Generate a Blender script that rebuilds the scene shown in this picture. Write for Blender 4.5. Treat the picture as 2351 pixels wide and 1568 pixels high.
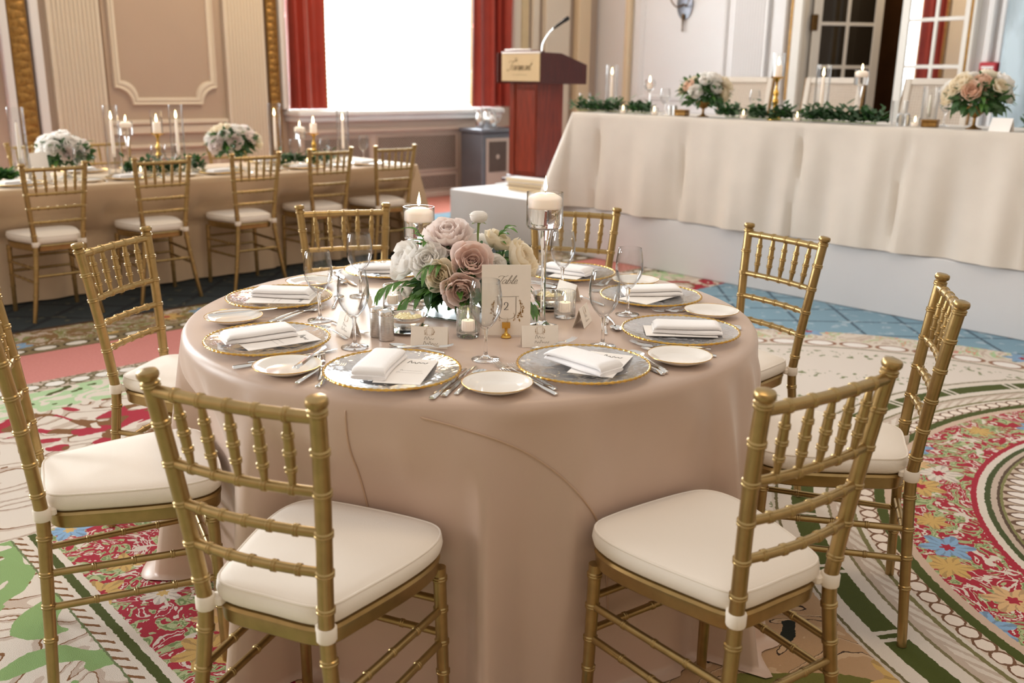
import bpy, math, random
import numpy as np
from mathutils import Matrix, Vector
PI = math.pi
for o in list(bpy.data.objects): bpy.data.objects.remove(o)
S = bpy.context.scene
COL = S.collection

# ------------------------------------------------------------------ camera
cam = bpy.data.cameras.new('camera')
cam.sensor_width = 36.0
cam.lens = 2163.0 * 36.0 / 2351.0
cam.clip_start = 0.05; cam.clip_end = 100
cam.dof.use_dof = True
cam.dof.focus_distance = 2.45
cam.dof.aperture_fstop = 3.2
co = bpy.data.objects.new('camera', cam); COL.objects.link(co)
FW = Vector((0.6557, 0.7058, -0.2687)); RT = Vector((0.7349, -0.6781, 0.0124))
RT = (RT - FW * RT.dot(FW)).normalized(); FW.normalize(); UP = RT.cross(FW)
m = Matrix((RT, UP, -FW)).transposed().to_4x4(); m.translation = (-1.697, -2.015, 1.411)
co.matrix_world = m
S.camera = co

# ------------------------------------------------------------------ exposure, world, lights
S.view_settings.view_transform = 'Standard'; S.view_settings.look = 'None'
S.view_settings.gamma = 1.0; S.view_settings.use_curve_mapping = False
S.view_settings.exposure = 0.42
W = bpy.data.worlds.new('world'); S.world = W; W.use_nodes = True
bg = W.node_tree.nodes['Background']; bg.inputs[0].default_value = (1.0, 0.945, 0.885, 1); bg.inputs[1].default_value = 0.57
def area(name, loc, aim, sx, sy, power, col):
    l = bpy.data.lights.new(name, 'AREA'); l.shape = 'RECTANGLE'; l.size = sx; l.size_y = sy; l.energy = power; l.color = col
    o = bpy.data.objects.new(name, l); COL.objects.link(o); o.location = loc
    o.rotation_euler = (Vector(aim) - Vector(loc)).to_track_quat('-Z', 'Y').to_euler(); return o
DAY = (0.93, 0.97, 1.0); WARM = (1.0, 0.72, 0.42)
area('daylight_window_1', (5.05, 8.25, 2.55), (5.05, 0, 2.3), 3.6, 3.4, 800, DAY)
area('daylight_window_2', (-0.57, 8.25, 2.55), (-0.57, 0, 2.3), 3.6, 3.4, 900, DAY)
area('daylight_window_3', (-6.2, 8.25, 2.55), (-6.2, 0, 2.3), 3.6, 3.4, 800, DAY)
def lamp(name, loc, power, col, r):
    l = bpy.data.lights.new(name, 'POINT'); l.energy = power; l.color = col; l.shadow_soft_size = r
    o = bpy.data.objects.new(name, l); COL.objects.link(o); o.location = loc
lamp('chandelier_light_1', (0.6, -0.6, 4.2), 55, WARM, 0.5)
lamp('chandelier_light_2', (3.2, 5.6, 4.2), 150, WARM, 0.5)

lamp('hall_fill', (9.5, 2.9, 3.3), 30, WARM, 0.2)  # added fill lamp, unseen, brightens the dark hall behind the doors

# ------------------------------------------------------------------ materials
def srgb(r, g, b):
    f = lambda c: (c / 255 / 12.92) if c / 255 <= 0.04045 else ((c / 255 + 0.055) / 1.055) ** 2.4
    return (f(r), f(g), f(b), 1.0)
MATS = {}
def pmat(name, col, rough=0.5, metal=0.0, bump=0.0, bscale=80.0, vary=0.0, vscale=6.0, spec=0.5, sheen=0.0, emis=None, estr=0.0, sub=0.0, trans=0.0, ior=1.45, stretch=None, coat=0.0):
    mt = bpy.data.materials.new(name); mt.use_nodes = True
    nt = mt.node_tree; n = nt.nodes; L = nt.links; p = n['Principled BSDF']
    p.inputs['Base Color'].default_value = col; p.inputs['Roughness'].default_value = rough; p.inputs['Metallic'].default_value = metal
    p.inputs['Specular IOR Level'].default_value = spec; p.inputs['IOR'].default_value = ior
    if sheen: p.inputs['Sheen Weight'].default_value = sheen
    if coat: p.inputs['Coat Weight'].default_value = coat
    if trans: p.inputs['Transmission Weight'].default_value = trans
    if sub:
        p.inputs['Subsurface Weight'].default_value = sub; p.inputs['Subsurface Radius'].default_value = (0.02, 0.012, 0.008)
    if emis: p.inputs['Emission Color'].default_value = emis; p.inputs['Emission Strength'].default_value = estr
    tc = n.new('ShaderNodeTexCoord'); src = tc.outputs['Object']
    if stretch:
        mp = n.new('ShaderNodeMapping'); mp.inputs['Scale'].default_value = stretch; L.new(src, mp.inputs[0]); src = mp.outputs[0]
    if vary:
        t = n.new('ShaderNodeTexNoise'); t.inputs['Scale'].default_value = vscale; t.inputs['Detail'].default_value = 4; L.new(src, t.inputs['Vector'])
        r = n.new('ShaderNodeValToRGB'); e = r.color_ramp.elements
        e[0].position = 0.35; e[1].position = 0.65
        e[0].color = tuple(c * (1 - vary) for c in col[:3]) + (1,); e[1].color = tuple(min(1, c * (1 + vary)) for c in col[:3]) + (1,)
        L.new(t.outputs['Fac'], r.inputs[0]); L.new(r.outputs[0], p.inputs['Base Color'])
    if bump:
        t = n.new('ShaderNodeTexNoise'); t.inputs['Scale'].default_value = bscale; t.inputs['Detail'].default_value = 3; L.new(src, t.inputs['Vector'])
        b = n.new('ShaderNodeBump'); b.inputs['Strength'].default_value = bump; b.inputs['Distance'].default_value = 0.004
        L.new(t.outputs['Fac'], b.inputs['Height']); L.new(b.outputs[0], p.inputs['Normal'])
    MATS[name] = mt; return mt
def thin_glass(name, tint, gloss=0.06, rough=0.0, haze=0.0, hazecol=(1, 1, 1, 1), bump=0.0, bscale=60.0):
    """see-through pane of glass: fresnel reflection over a clear body, a little haze for textured glass"""
    mt = bpy.data.materials.new(name); mt.use_nodes = True
    nt = mt.node_tree; n = nt.nodes; L = nt.links; n.clear()
    out = n.new('ShaderNodeOutputMaterial'); tr = n.new('ShaderNodeBsdfTransparent'); tr.inputs[0].default_value = tint
    gl = n.new('ShaderNodeBsdfGlossy'); gl.inputs['Roughness'].default_value = rough
    lw = n.new('ShaderNodeLayerWeight'); lw.inputs[0].default_value = 0.5; fr = n.new('ShaderNodeMath'); fr.operation = 'POWER'; fr.inputs[1].default_value = 3.0; L.new(lw.outputs['Facing'], fr.inputs[0])
    ad = n.new('ShaderNodeMath'); ad.operation = 'ADD'; ad.inputs[1].default_value = gloss; ad.use_clamp = True
    L.new(fr.outputs[0], ad.inputs[0])
    mx = n.new('ShaderNodeMixShader'); L.new(ad.outputs[0], mx.inputs[0]); L.new(gl.outputs[0], mx.inputs[2])
    et = n.new('ShaderNodeMix'); et.data_type = 'RGBA'; e3 = n.new('ShaderNodeMath'); e3.operation = 'POWER'; e3.inputs[1].default_value = 3.0; L.new(lw.outputs['Facing'], e3.inputs[0]); L.new(e3.outputs[0], et.inputs[0])
    et.inputs[6].default_value = tint; et.inputs[7].default_value = (0.45, 0.46, 0.47, 1); L.new(et.outputs[2], tr.inputs[0])
    if haze:
        df = n.new('ShaderNodeBsdfDiffuse'); df.inputs[0].default_value = hazecol
        m2 = n.new('ShaderNodeMixShader'); m2.inputs[0].default_value = haze; L.new(tr.outputs[0], m2.inputs[1]); L.new(df.outputs[0], m2.inputs[2]); L.new(m2.outputs[0], mx.inputs[1])
    else: L.new(tr.outputs[0], mx.inputs[1])
    if bump:
        tc = n.new('ShaderNodeTexCoord'); t = n.new('ShaderNodeTexNoise'); t.inputs['Scale'].default_value = bscale; L.new(tc.outputs['Object'], t.inputs['Vector'])
        b = n.new('ShaderNodeBump'); b.inputs['Strength'].default_value = bump; b.inputs['Distance'].default_value = 0.003
        L.new(t.outputs['Fac'], b.inputs['Height']); L.new(b.outputs[0], gl.inputs['Normal']); L.new(b.outputs[0], lw.inputs['Normal'])
    L.new(mx.outputs[0], out.inputs[0]); MATS[name] = mt; return mt

M = MATS
pmat('chair_gold', srgb(168, 142, 94), 0.29, 0.82, vary=0.08, vscale=30, bump=0.04, bscale=300)
pmat('ivory_fabric', srgb(240, 231, 219), 0.75, bump=0.15, bscale=500, sheen=0.2)
pmat('velcro', srgb(238, 228, 214), 0.9)
pmat('satin', srgb(198, 172, 154), 0.4, bump=0.03, bscale=700, sheen=0.25, vary=0.03, vscale=3, spec=0.6)
pmat('satin_seam', srgb(190, 160, 135), 0.45, vary=0.05)
pmat('linen_cream', srgb(216, 207, 196), 0.55, bump=0.08, bscale=300, sheen=0.2, vary=0.02)
pmat('linen_tan', srgb(215, 190, 158), 0.6, bump=0.08, bscale=300, sheen=0.2, vary=0.03)
pmat('riser_white', srgb(214, 213, 214), 0.75, vary=0.015, vscale=3, bump=0.05, bscale=200)
pmat('riser_top', srgb(222, 226, 228), 0.4, vary=0.02)
pmat('wall_warm', srgb(194, 175, 157), 0.6, vary=0.015, vscale=1.5)
pmat('wall_recess', srgb(184, 162, 143), 0.6, vary=0.015, vscale=1.5)
pmat('wall_cream', srgb(218, 205, 186), 0.5, vary=0.015, vscale=2)
pmat('wall_white', srgb(228, 226, 226), 0.55, vary=0.01, vscale=1.5)
pmat('wall_tan', srgb(222, 200, 168), 0.55, vary=0.015, vscale=2)
pmat('gilt', srgb(150, 112, 56), 0.42, 0.55, vary=0.25, vscale=40, bump=0.6, bscale=45)
pmat('sill_white', srgb(235, 236, 236), 0.35, vary=0.01)
pmat('heater_taupe', srgb(196, 178, 164), 0.5, vary=0.02, vscale=3)
pmat('heater_dark', srgb(96, 82, 74), 0.7, vary=0.05)
pmat('curtain_red', srgb(158, 50, 34), 0.42, vary=0.05, vscale=8, sheen=0.3, bump=0.05, bscale=200)
pmat('curtain_trim', srgb(196, 150, 70), 0.5, vary=0.2, vscale=60)
pmat('dark_wood', srgb(74, 48, 26), 0.5, vary=0.15, vscale=4)
pmat('door_paint', srgb(224, 220, 212), 0.4, vary=0.01)
pmat('mirror', (0.82, 0.84, 0.86, 1), 0.02, 1.0)
pmat('mirror_tile', (0.5, 0.52, 0.52, 1), 0.3, 1.0)
pmat('dark_pane', srgb(38, 32, 24), 0.05, 0.0, spec=0.6)
pmat('brass_dark', srgb(98, 74, 40), 0.4, 0.8, vary=0.2, vscale=30)
pmat('marble_blue', srgb(172, 190, 200), 0.25, vary=0.3, vscale=5, stretch=(1, 1, 0.3))
pmat('mahogany', srgb(122, 44, 26), 0.32, vary=0.22, vscale=7, stretch=(6, 6, 0.6), coat=0.3)
pmat('mahogany_dark', srgb(78, 28, 22), 0.35, vary=0.2, vscale=7, stretch=(6, 6, 0.6), coat=0.2)
pmat('sign_gold', srgb(206, 184, 144), 0.45, 0.25, vary=0.03)
pmat('ink_grey', srgb(120, 108, 92), 0.7, vary=0.05)
pmat('ink_tan', srgb(150, 130, 96), 0.7, vary=0.05)
pmat('ink_dark', srgb(66, 60, 58), 0.7, vary=0.05)
pmat('ink_gold', srgb(165, 130, 80), 0.5, 0.2, vary=0.1)
pmat('black_metal', srgb(34, 34, 36), 0.4, 0.4, vary=0.1)
pmat('grey_metal', srgb(128, 130, 138), 0.35, 0.6, vary=0.05)
pmat('silver', (0.78, 0.77, 0.75, 1), 0.13, 1.0, vary=0.04, vscale=20)
pmat('silver_brushed', (0.66, 0.66, 0.66, 1), 0.3, 1.0, vary=0.1, vscale=60, stretch=(1, 1, 6), bump=0.1, bscale=120)
pmat('brass', srgb(214, 170, 84), 0.22, 1.0, vary=0.06, vscale=30)
pmat('rim_gold', srgb(212, 172, 92), 0.22, 1.0, vary=0.1, vscale=50)
pmat('porcelain', srgb(246, 242, 236), 0.12, vary=0.01, coat=0.4)
pmat('napkin', srgb(248, 246, 246), 0.8, bump=0.12, bscale=260, sheen=0.15)
pmat('paper', srgb(246, 238, 226), 0.8, vary=0.01, vscale=40)
pmat('paper_white', srgb(250, 246, 242), 0.75, vary=0.01)
pmat('wax', srgb(250, 240, 228), 0.45, sub=0.35, vary=0.02)
pmat('wax_glow', srgb(250, 240, 232), 0.5, sub=0.3, emis=srgb(255, 214, 180), estr=0.22, vary=0.02)  # faint emission stands in for flame light glowing through the wax
pmat('wick', srgb(40, 32, 26), 0.9)
pmat('flame', srgb(255, 226, 170), 0.5, emis=(1.0, 0.72, 0.34, 1), estr=12)
pmat('butter', srgb(243, 230, 182), 0.45, sub=0.2, vary=0.03)
def leafy(name, col, tl, vary, rough=0.5, gloss=0.04):
    """thin plant tissue: reflects on the lit side, glows when lit from behind"""
    mt = bpy.data.materials.new(name); mt.use_nodes = True; nt = mt.node_tree; n = nt.nodes; L = nt.links; n.clear()
    out = n.new('ShaderNodeOutputMaterial'); d = n.new('ShaderNodeBsdfDiffuse'); t = n.new('ShaderNodeBsdfTranslucent'); g = n.new('ShaderNodeBsdfGlossy'); g.inputs['Roughness'].default_value = rough
    tc = n.new('ShaderNodeTexCoord'); no = n.new('ShaderNodeTexNoise'); no.inputs['Scale'].default_value = 35; L.new(tc.outputs['Object'], no.inputs['Vector'])
    r = n.new('ShaderNodeValToRGB'); e = r.color_ramp.elements; e[0].position = 0.35; e[1].position = 0.65
    e[0].color = tuple(c * (1 - vary) for c in col[:3]) + (1,); e[1].color = tuple(min(1, c * (1 + vary)) for c in col[:3]) + (1,)
    L.new(no.outputs['Fac'], r.inputs[0]); L.new(r.outputs[0], d.inputs[0]); L.new(r.outputs[0], t.inputs[0])
    m1 = n.new('ShaderNodeMixShader'); m1.inputs[0].default_value = tl; L.new(d.outputs[0], m1.inputs[1]); L.new(t.outputs[0], m1.inputs[2])
    m2 = n.new('ShaderNodeMixShader'); m2.inputs[0].default_value = gloss; L.new(m1.outputs[0], m2.inputs[1]); L.new(g.outputs[0], m2.inputs[2]); L.new(m2.outputs[0], out.inputs[0]); MATS[name] = mt
leafy('petal_white', srgb(253, 250, 246), 0.4, 0.02); leafy('petal_blush', srgb(252, 242, 238), 0.4, 0.03); leafy('petal_mauve', srgb(250, 232, 224), 0.4, 0.02); leafy('petal_heart', srgb(240, 206, 194), 0.35, 0.03)
leafy('petal_cream', srgb(252, 242, 222), 0.4, 0.03); leafy('petal_peach', srgb(250, 222, 202), 0.36, 0.04)
leafy('leaf_green', srgb(92, 138, 62), 0.35, 0.2, 0.3, 0.06); leafy('leaf_dark', srgb(60, 100, 52), 0.3, 0.25, 0.3, 0.06); leafy('leaf_grey', srgb(108, 136, 108), 0.3, 0.2, 0.4, 0.05)
pmat('stem_green', srgb(138, 160, 88), 0.5, vary=0.1)
pmat('cane', srgb(206, 192, 178), 0.7, vary=0.06, vscale=60, bump=0.4, bscale=160)
pmat('chair_white', srgb(222, 214, 204), 0.45, vary=0.02)
pmat('alarm_red', srgb(186, 40, 52), 0.35, vary=0.04)
pmat('alarm_white', srgb(238, 236, 236), 0.4)
pmat('outdoor_stone', srgb(150, 162, 152), 0.9, vary=0.1, vscale=1)
pmat('book_cover', srgb(112, 58, 42), 0.45, vary=0.1, vscale=10)
pmat('book_pages', srgb(226, 208, 172), 0.8, vary=0.08, vscale=60, stretch=(1, 1, 12))
pmat('crystal', (1, 1, 1, 1), 0.0, trans=1.0, ior=1.5)
pmat('water', (1, 1, 1, 1), 0.0, trans=1.0, ior=1.33)
thin_glass('glass', (0.985, 0.99, 0.99, 1), 0.03)
thin_glass('glass_plate', (0.93, 0.94, 0.95, 1), 0.10, rough=0.10, haze=0.30, hazecol=(0.9, 0.9, 0.92, 1), bump=0.9, bscale=34)
thin_glass('glass_ribbed', (0.97, 0.98, 0.98, 1), 0.06, rough=0.03, haze=0.06)
thin_glass('pane_glass', (0.96, 0.98, 0.98, 1), 0.02)
# sheer curtain: woven net, partly open
def sheer_mat():
    mt = bpy.data.materials.new('sheer'); mt.use_nodes = True; nt = mt.node_tree; n = nt.nodes; L = nt.links; n.clear()
    out = n.new('ShaderNodeOutputMaterial'); tr = n.new('ShaderNodeBsdfTransparent'); tl = n.new('ShaderNodeBsdfTranslucent'); df = n.new('ShaderNodeBsdfDiffuse')
    tl.inputs[0].default_value = (0.95, 0.96, 0.97, 1); df.inputs[0].default_value = (0.9, 0.91, 0.92, 1)
    tc = n.new('ShaderNodeTexCoord'); t = n.new('ShaderNodeTexNoise'); t.inputs['Scale'].default_value = 3; L.new(tc.outputs['Object'], t.inputs['Vector'])
    mp = n.new('ShaderNodeMapRange'); mp.inputs['To Min'].default_value = 0.45; mp.inputs['To Max'].default_value = 0.6; L.new(t.outputs['Fac'], mp.inputs[0])
    a = n.new('ShaderNodeMixShader'); a.inputs[0].default_value = 0.3; L.new(tl.outputs[0], a.inputs[1]); L.new(df.outputs[0], a.inputs[2])
    b = n.new('ShaderNodeMixShader'); L.new(mp.outputs[0], b.inputs[0]); L.new(tr.outputs[0], b.inputs[1]); L.new(a.outputs[0], b.inputs[2]); L.new(b.outputs[0], out.inputs[0])
    MATS['sheer'] = mt
sheer_mat()

# ------------------------------------------------------------------ mesh helpers: a mesh is (verts, faces)
def merge(*ms):
    V = []; F = []
    for v, f in ms:
        k = len(V); V += [tuple(p) for p in v]; F += [tuple(i + k for i in q) for q in f]
    return V, F
def xf(ms, mat): return [tuple(mat @ Vector(p)) for p in ms[0]], ms[1]
def tr(ms, x=0, y=0, z=0, rz=0, rx=0, ry=0, s=1):
    return xf(ms, Matrix.Translation((x, y, z)) @ Matrix.Rotation(rz, 4, 'Z') @ Matrix.Rotation(ry, 4, 'Y') @ Matrix.Rotation(rx, 4, 'X') @ Matrix.Scale(s, 4))
def box(x0, x1, y0, y1, z0, z1, b=0.0):
    if b <= 0:
        V = [(x, y, z) for z in (z0, z1) for y in (y0, y1) for x in (x0, x1)]
        return V, [(0, 2, 3, 1), (4, 5, 7, 6), (0, 1, 5, 4), (2, 6, 7, 3), (0, 4, 6, 2), (1, 3, 7, 5)]
    b = min(b, (x1 - x0) * .45, (y1 - y0) * .45, (z1 - z0) * .45)
    def ring(i, z): return [(x0 + i + b, y0 + i, z), (x1 - i - b, y0 + i, z), (x1 - i, y0 + i + b, z), (x1 - i, y1 - i - b, z), (x1 - i - b, y1 - i, z), (x0 + i + b, y1 - i, z), (x0 + i, y1 - i - b, z), (x0 + i, y0 + i + b, z)]
    return loft([ring(b, z0), ring(0, z0 + b), ring(0, z1 - b), ring(b, z1)])
def loft(rings, cap=True, closed=True):
    n = len(rings[0]); V = [p for r in rings for p in r]; F = []
    for i in range(len(rings) - 1):
        for j in range(n if closed else n - 1):
            k = (j + 1) % n; F.append((i * n + j, i * n + k, (i + 1) * n + k, (i + 1) * n + j))
    if cap and closed: F.append(tuple(range(n - 1, -1, -1))); F.append(tuple(range((len(rings) - 1) * n, len(rings) * n)))
    return V, F
def lathe(prof, n=24, cap=True):
    """prof: (r, z) pairs from bottom to top"""
    rings = [[(r * math.cos(2 * PI * j / n), r * math.sin(2 * PI * j / n), z) for j in range(n)] for r, z in prof]
    return loft(rings, cap)
def tube(pts, rad, n=10, cap=True):
    P = [Vector(p) for p in pts]; R = rad if isinstance(rad, (list, tuple)) else [rad] * len(P); rings = []
    T0 = (P[1] - P[0]).normalized(); N = T0.orthogonal().normalized()
    for i, p in enumerate(P):
        T = (P[min(i + 1, len(P) - 1)] - P[max(i - 1, 0)]).normalized()
        N = (N - T * N.dot(T)).normalized(); B = T.cross(N)
        rings.append([tuple(p + (N * math.cos(2 * PI * j / n) + B * math.sin(2 * PI * j / n)) * R[i]) for j in range(n)])
    return loft(rings, cap)
def grid(fn, nu, nv, wrap=False):
    V = [fn(i / nu, j / nv) for j in range(nv + 1) for i in range(nu + (0 if wrap else 1))]; w = nu if wrap else nu + 1; F = []
    for j in range(nv):
        for i in range(nu):
            k = (i + 1) % w; F.append((j * w + i, j * w + k, (j + 1) * w + k, (j + 1) * w + i))
    return V, F
def prism(poly, z0, z1):
    return loft([[(x, y, z0) for x, y in poly], [(x, y, z1) for x, y in poly]])
def catmull(pts, k=6):
    P = [Vector(p) for p in pts]; out = []
    for i in range(len(P) - 1):
        a, b, c, d = P[max(i - 1, 0)], P[i], P[i + 1], P[min(i + 2, len(P) - 1)]
        for s in range(k):
            t = s / k; out.append(0.5 * ((2 * b) + (c - a) * t + (2 * a - 5 * b + 4 * c - d) * t * t + (3 * b - a - 3 * c + d) * t ** 3))
    out.append(P[-1]); return out
def data(name, ms, mat, smooth=True, angle=40):
    me = bpy.data.meshes.new(name); me.from_pydata(ms[0], [], ms[1]); me.update()
    if smooth:
        me.polygons.foreach_set('use_smooth', [True] * len(me.polygons)); me.set_sharp_from_angle(angle=math.radians(angle))
    me.materials.append(MATS[mat]); return me
def obj(name, ms, mat=None, parent=None, smooth=True, angle=40, loc=None, rz=0, kind=None):
    me = ms if isinstance(ms, bpy.types.Mesh) else data(name, ms, mat, smooth, angle)
    o = bpy.data.objects.new(name, me); COL.objects.link(o)
    if parent: o.parent = parent
    if loc: o.location = loc
    if rz: o.rotation_euler = (0, 0, rz)
    if kind: o['kind'] = kind
    return o
def tag(o, label, cat, group=None):
    o['label'] = label; o['category'] = cat
    if group: o['group'] = group
    return o
def thing(name, label, cat, loc=(0, 0, 0), rz=0, group=None):
    o = bpy.data.objects.new(name, None); o.empty_display_size = 0.1; COL.objects.link(o); o.location = loc; o.rotation_euler = (0, 0, rz)
    return tag(o, label, cat, group)
def struct(name, ms, mat, parent=None, **k):
    o = obj(name, ms, mat, parent, **k)
    if not parent: o['kind'] = 'structure'
    return o
def dup(root, loc=None, rz=None, label=None, group=None):
    r = root.copy(); COL.objects.link(r)
    if loc is not None: r.location = loc
    if rz is not None: r.rotation_euler = (0, 0, rz)
    if label: r['label'] = label
    if group: r['group'] = group
    for ch in list(root.children):
        c = ch.copy(); COL.objects.link(c); c.parent = r
        for g in list(ch.children):
            d = g.copy(); COL.objects.link(d); d.parent = c
    return r

# ------------------------------------------------------------------ carpet: node expressions
class X:
    nt = None
    def __init__(s, v): s.v = v
    @staticmethod
    def m(op, *a):
        n = X.nt.nodes.new('ShaderNodeMath'); n.operation = op
        for i, q in enumerate(a):
            q = q.v if isinstance(q, X) else q
            if isinstance(q, (int, float)): n.inputs[i].default_value = q
            else: X.nt.links.new(q, n.inputs[i])
        return X(n.outputs[0])
    def __add__(s, o): return X.m('ADD', s, o)
    __radd__ = __add__
    def __sub__(s, o): return X.m('SUBTRACT', s, o)
    def __rsub__(s, o): return X.m('SUBTRACT', o, s)
    def __mul__(s, o): return X.m('MULTIPLY', s, o)
    __rmul__ = __mul__
    def __truediv__(s, o): return X.m('DIVIDE', s, o)
    def __lt__(s, o): return X.m('LESS_THAN', s, o)
    def __gt__(s, o): return X.m('GREATER_THAN', s, o)
def xabs(a): return X.m('ABSOLUTE', a)
def frac(a): return X.m('FRACT', a)
def sqrt(a): return X.m('SQRT', a)
def band(a, lo, hi): return X.m('MULTIPLY', a > lo, a < hi)
def vec(a, b, c=0.0):
    n = X.nt.nodes.new('ShaderNodeCombineXYZ')
    for i, q in enumerate((a, b, c)):
        if isinstance(q, X): X.nt.links.new(q.v, n.inputs[i])
        else: n.inputs[i].default_value = q
    return n.outputs[0]
def noise(a, b, sc, det=2.0, dist=0.0):
    n = X.nt.nodes.new('ShaderNodeTexNoise'); n.inputs['Scale'].default_value = sc; n.inputs['Detail'].default_value = det; n.inputs['Distortion'].default_value = dist
    X.nt.links.new(vec(a, b), n.inputs['Vector']); return X(n.outputs['Fac'])
def mixc(fac, a, b):
    n = X.nt.nodes.new('ShaderNodeMix'); n.data_type = 'RGBA'; n.clamp_factor = True
    for idx, q in ((0, fac), (6, a), (7, b)):
        if isinstance(q, X): X.nt.links.new(q.v, n.inputs[idx])
        elif isinstance(q, (int, float)): n.inputs[idx].default_value = q
        else: n.inputs[idx].default_value = q
    return X(n.outputs[2])
CREAM = srgb(220, 209, 196); CREAM2 = srgb(196, 178, 162); RED = srgb(168, 44, 60); GREEN = srgb(138, 168, 108); LGREEN = srgb(176, 204, 158)
DGREEN = srgb(76, 84, 34); PINK = srgb(206, 134, 126); BLUE = srgb(132, 166, 186); TEAL = srgb(52, 60, 62); BROWN = srgb(128, 88, 52); GOLD = srgb(206, 170, 104)
SKY = srgb(136, 172, 206); DBROWN = srgb(64, 48, 38); ROSE = srgb(220, 150, 136); TAN = srgb(186, 152, 116)
def carpet_material():
    mt = bpy.data.materials.new('carpet'); mt.use_nodes = True; nt = mt.node_tree; X.nt = nt; n = nt.nodes; L = nt.links
    p = n['Principled BSDF']; p.inputs['Roughness'].default_value = 0.95; p.inputs['Specular IOR Level'].default_value = 0.1; p.inputs['Sheen Weight'].default_value = 0.05
    tc = n.new('ShaderNodeTexCoord'); sp = n.new('ShaderNodeSeparateXYZ'); L.new(tc.outputs['Object'], sp.inputs[0])
    x0, y0 = X(sp.outputs[0]), X(sp.outputs[1])
    # woven edge wobble
    x = x0 + (noise(x0, y0, 60, 2) - 0.5) * 0.012; y = y0 + (noise(y0 + 7.0, x0, 60, 2) - 0.5) * 0.012
    def scroll(sc, base, line, shade, seed):
        """acanthus scrolls: contour lines of a swirling field"""
        w = noise(x + seed, y - seed, sc, 1.5, 2.2)
        c = frac(w * 9.0)
        q = mixc(c > 0.72, base, shade); q = mixc(c > 0.93, q, line); return q, w
    def leaves(ground, sc, seed, c1, c2, c3):
        w = noise(x + seed, y + seed * 2, sc, 2.0, 2.6); w2 = noise(y - seed, x + seed, sc * 1.3, 2.0, 2.0)
        q = mixc(band(w, 0.52, 0.66), ground, c1); q = mixc(band(w, 0.56, 0.60), q, c2); q = mixc(band(w, 0.36, 0.41), q, c3); q = mixc(w2 > 0.63, q, c3); return q
    def flowers(q, sc, seed, rad, cols):
        vo = n.new('ShaderNodeTexVoronoi'); vo.voronoi_dimensions = '2D'; vo.inputs['Scale'].default_value = sc; vo.inputs['Randomness'].default_value = 0.75
        L.new(vec(x + seed, y - seed), vo.inputs['Vector'])
        ps = n.new('ShaderNodeSeparateXYZ'); L.new(vo.outputs['Position'], ps.inputs[0])
        dx = (x + seed) - X(ps.outputs[0]); dy = (y - seed) - X(ps.outputs[1]); d = X(vo.outputs['Distance']) / sc
        cs = n.new('ShaderNodeSeparateColor'); L.new(vo.outputs['Color'], cs.inputs[0]); rnd = X(cs.outputs[0]); rnd2 = X(cs.outputs[1])
        an = X.m('ARCTAN2', dy, dx) + rnd * 6.0
        edge = (X.m('COSINE', an * 6.0) * 0.2 + 0.8) * rad * (0.75 + rnd2 * 0.45)
        inn = d < edge; col = cols[0]
        for i, c in enumerate(cols[1:]): col = mixc(rnd > (i + 1) / len(cols), col, c)
        lines = X.m('COSINE', an * 12.0) * 0.5 + (d / edge) * 0.6
        dark = mixc(0.35, col, (0.08, 0.04, 0.03, 1)); col2 = mixc(lines > 0.72, col, dark); col2 = mixc(d < edge * 0.28, col2, mixc(rnd2 > 0.5, GOLD, RED))
        return mixc(inn, q, col2)
    def ovals(q, s, t, per, a, b, fill, ring):
        u = (frac(s / per) - 0.5) * per / a; v = t / b; e = u * u + v * v
        q = mixc(e < 1.7, q, ring); q = mixc(e < 1.0, q, fill); return q
    # --- ground colours
    scr, sw = scroll(1.6, CREAM, BROWN, CREAM2, 3.0)
    warm_scr, ww = scroll(2.4, TAN, DBROWN, srgb(202, 172, 138), 11.0)
    red = flowers(leaves(RED, 8.0, 4.0, srgb(178, 186, 140), srgb(120, 140, 90), CREAM), 4.0, 0.37, 0.08, [SKY, GOLD, CREAM, srgb(216, 178, 130), SKY, GOLD])
    # blue field with trellis
    tre = X.m('MINIMUM', xabs(frac((x + y) * 2.2) - 0.5), xabs(frac((x - y) * 2.2) - 0.5))
    blue = mixc(tre < 0.03, BLUE, srgb(84, 106, 122)); blue = mixc(noise(x, y, 14, 2) > 0.62, blue, srgb(168, 190, 204))
    teal = mixc(tre < 0.06, TEAL, srgb(38, 42, 46)); teal = mixc(noise(x, y, 12, 2) > 0.64, teal, srgb(84, 84, 70))
    # --- base: dark leaf field around the round table
    q = mixc(noise(x, y, 1.7, 1) > 0.46, warm_scr, srgb(112, 110, 52))
    q = mixc(noise(y, x + 5.0, 2.6, 1.5, 1.2) > 0.64, q, srgb(36, 40, 32))
    q = flowers(q, 2.2, 1.7, 0.12, [GOLD, ROSE, SKY, GOLD])
    # --- long straight bands (parallel to the window side)
    nb = y > 1.55
    n1 = mixc(noise(x, y, 3.2, 1.5, 2.0) > 0.54, scr, mixc(noise(x, y, 6, 1) > 0.55, RED, BROWN))
    n2 = mixc(noise(x + 3.0, y * 1.5, 4.5, 1.5, 2.0) > 0.5, LGREEN, CREAM); n2 = mixc(noise(x, y, 5, 1, 2) > 0.66, n2, DGREEN)
    q = mixc(nb, q, n1); q = mixc(y > 2.17, q, n2)
    bead = ovals(mixc(band(noise(x, y, 20, 1), 0.45, 0.55), CREAM2, srgb(120, 112, 84)), x, y - 2.54, 0.115, 0.043, 0.034, srgb(236, 232, 226), srgb(108, 96, 66))
    q = mixc(y > 2.47, q, bead)
    q = mixc(y > 2.615, q, mixc(noise(x, y, 90, 2), srgb(196, 122, 116), srgb(216, 146, 138)))
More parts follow.
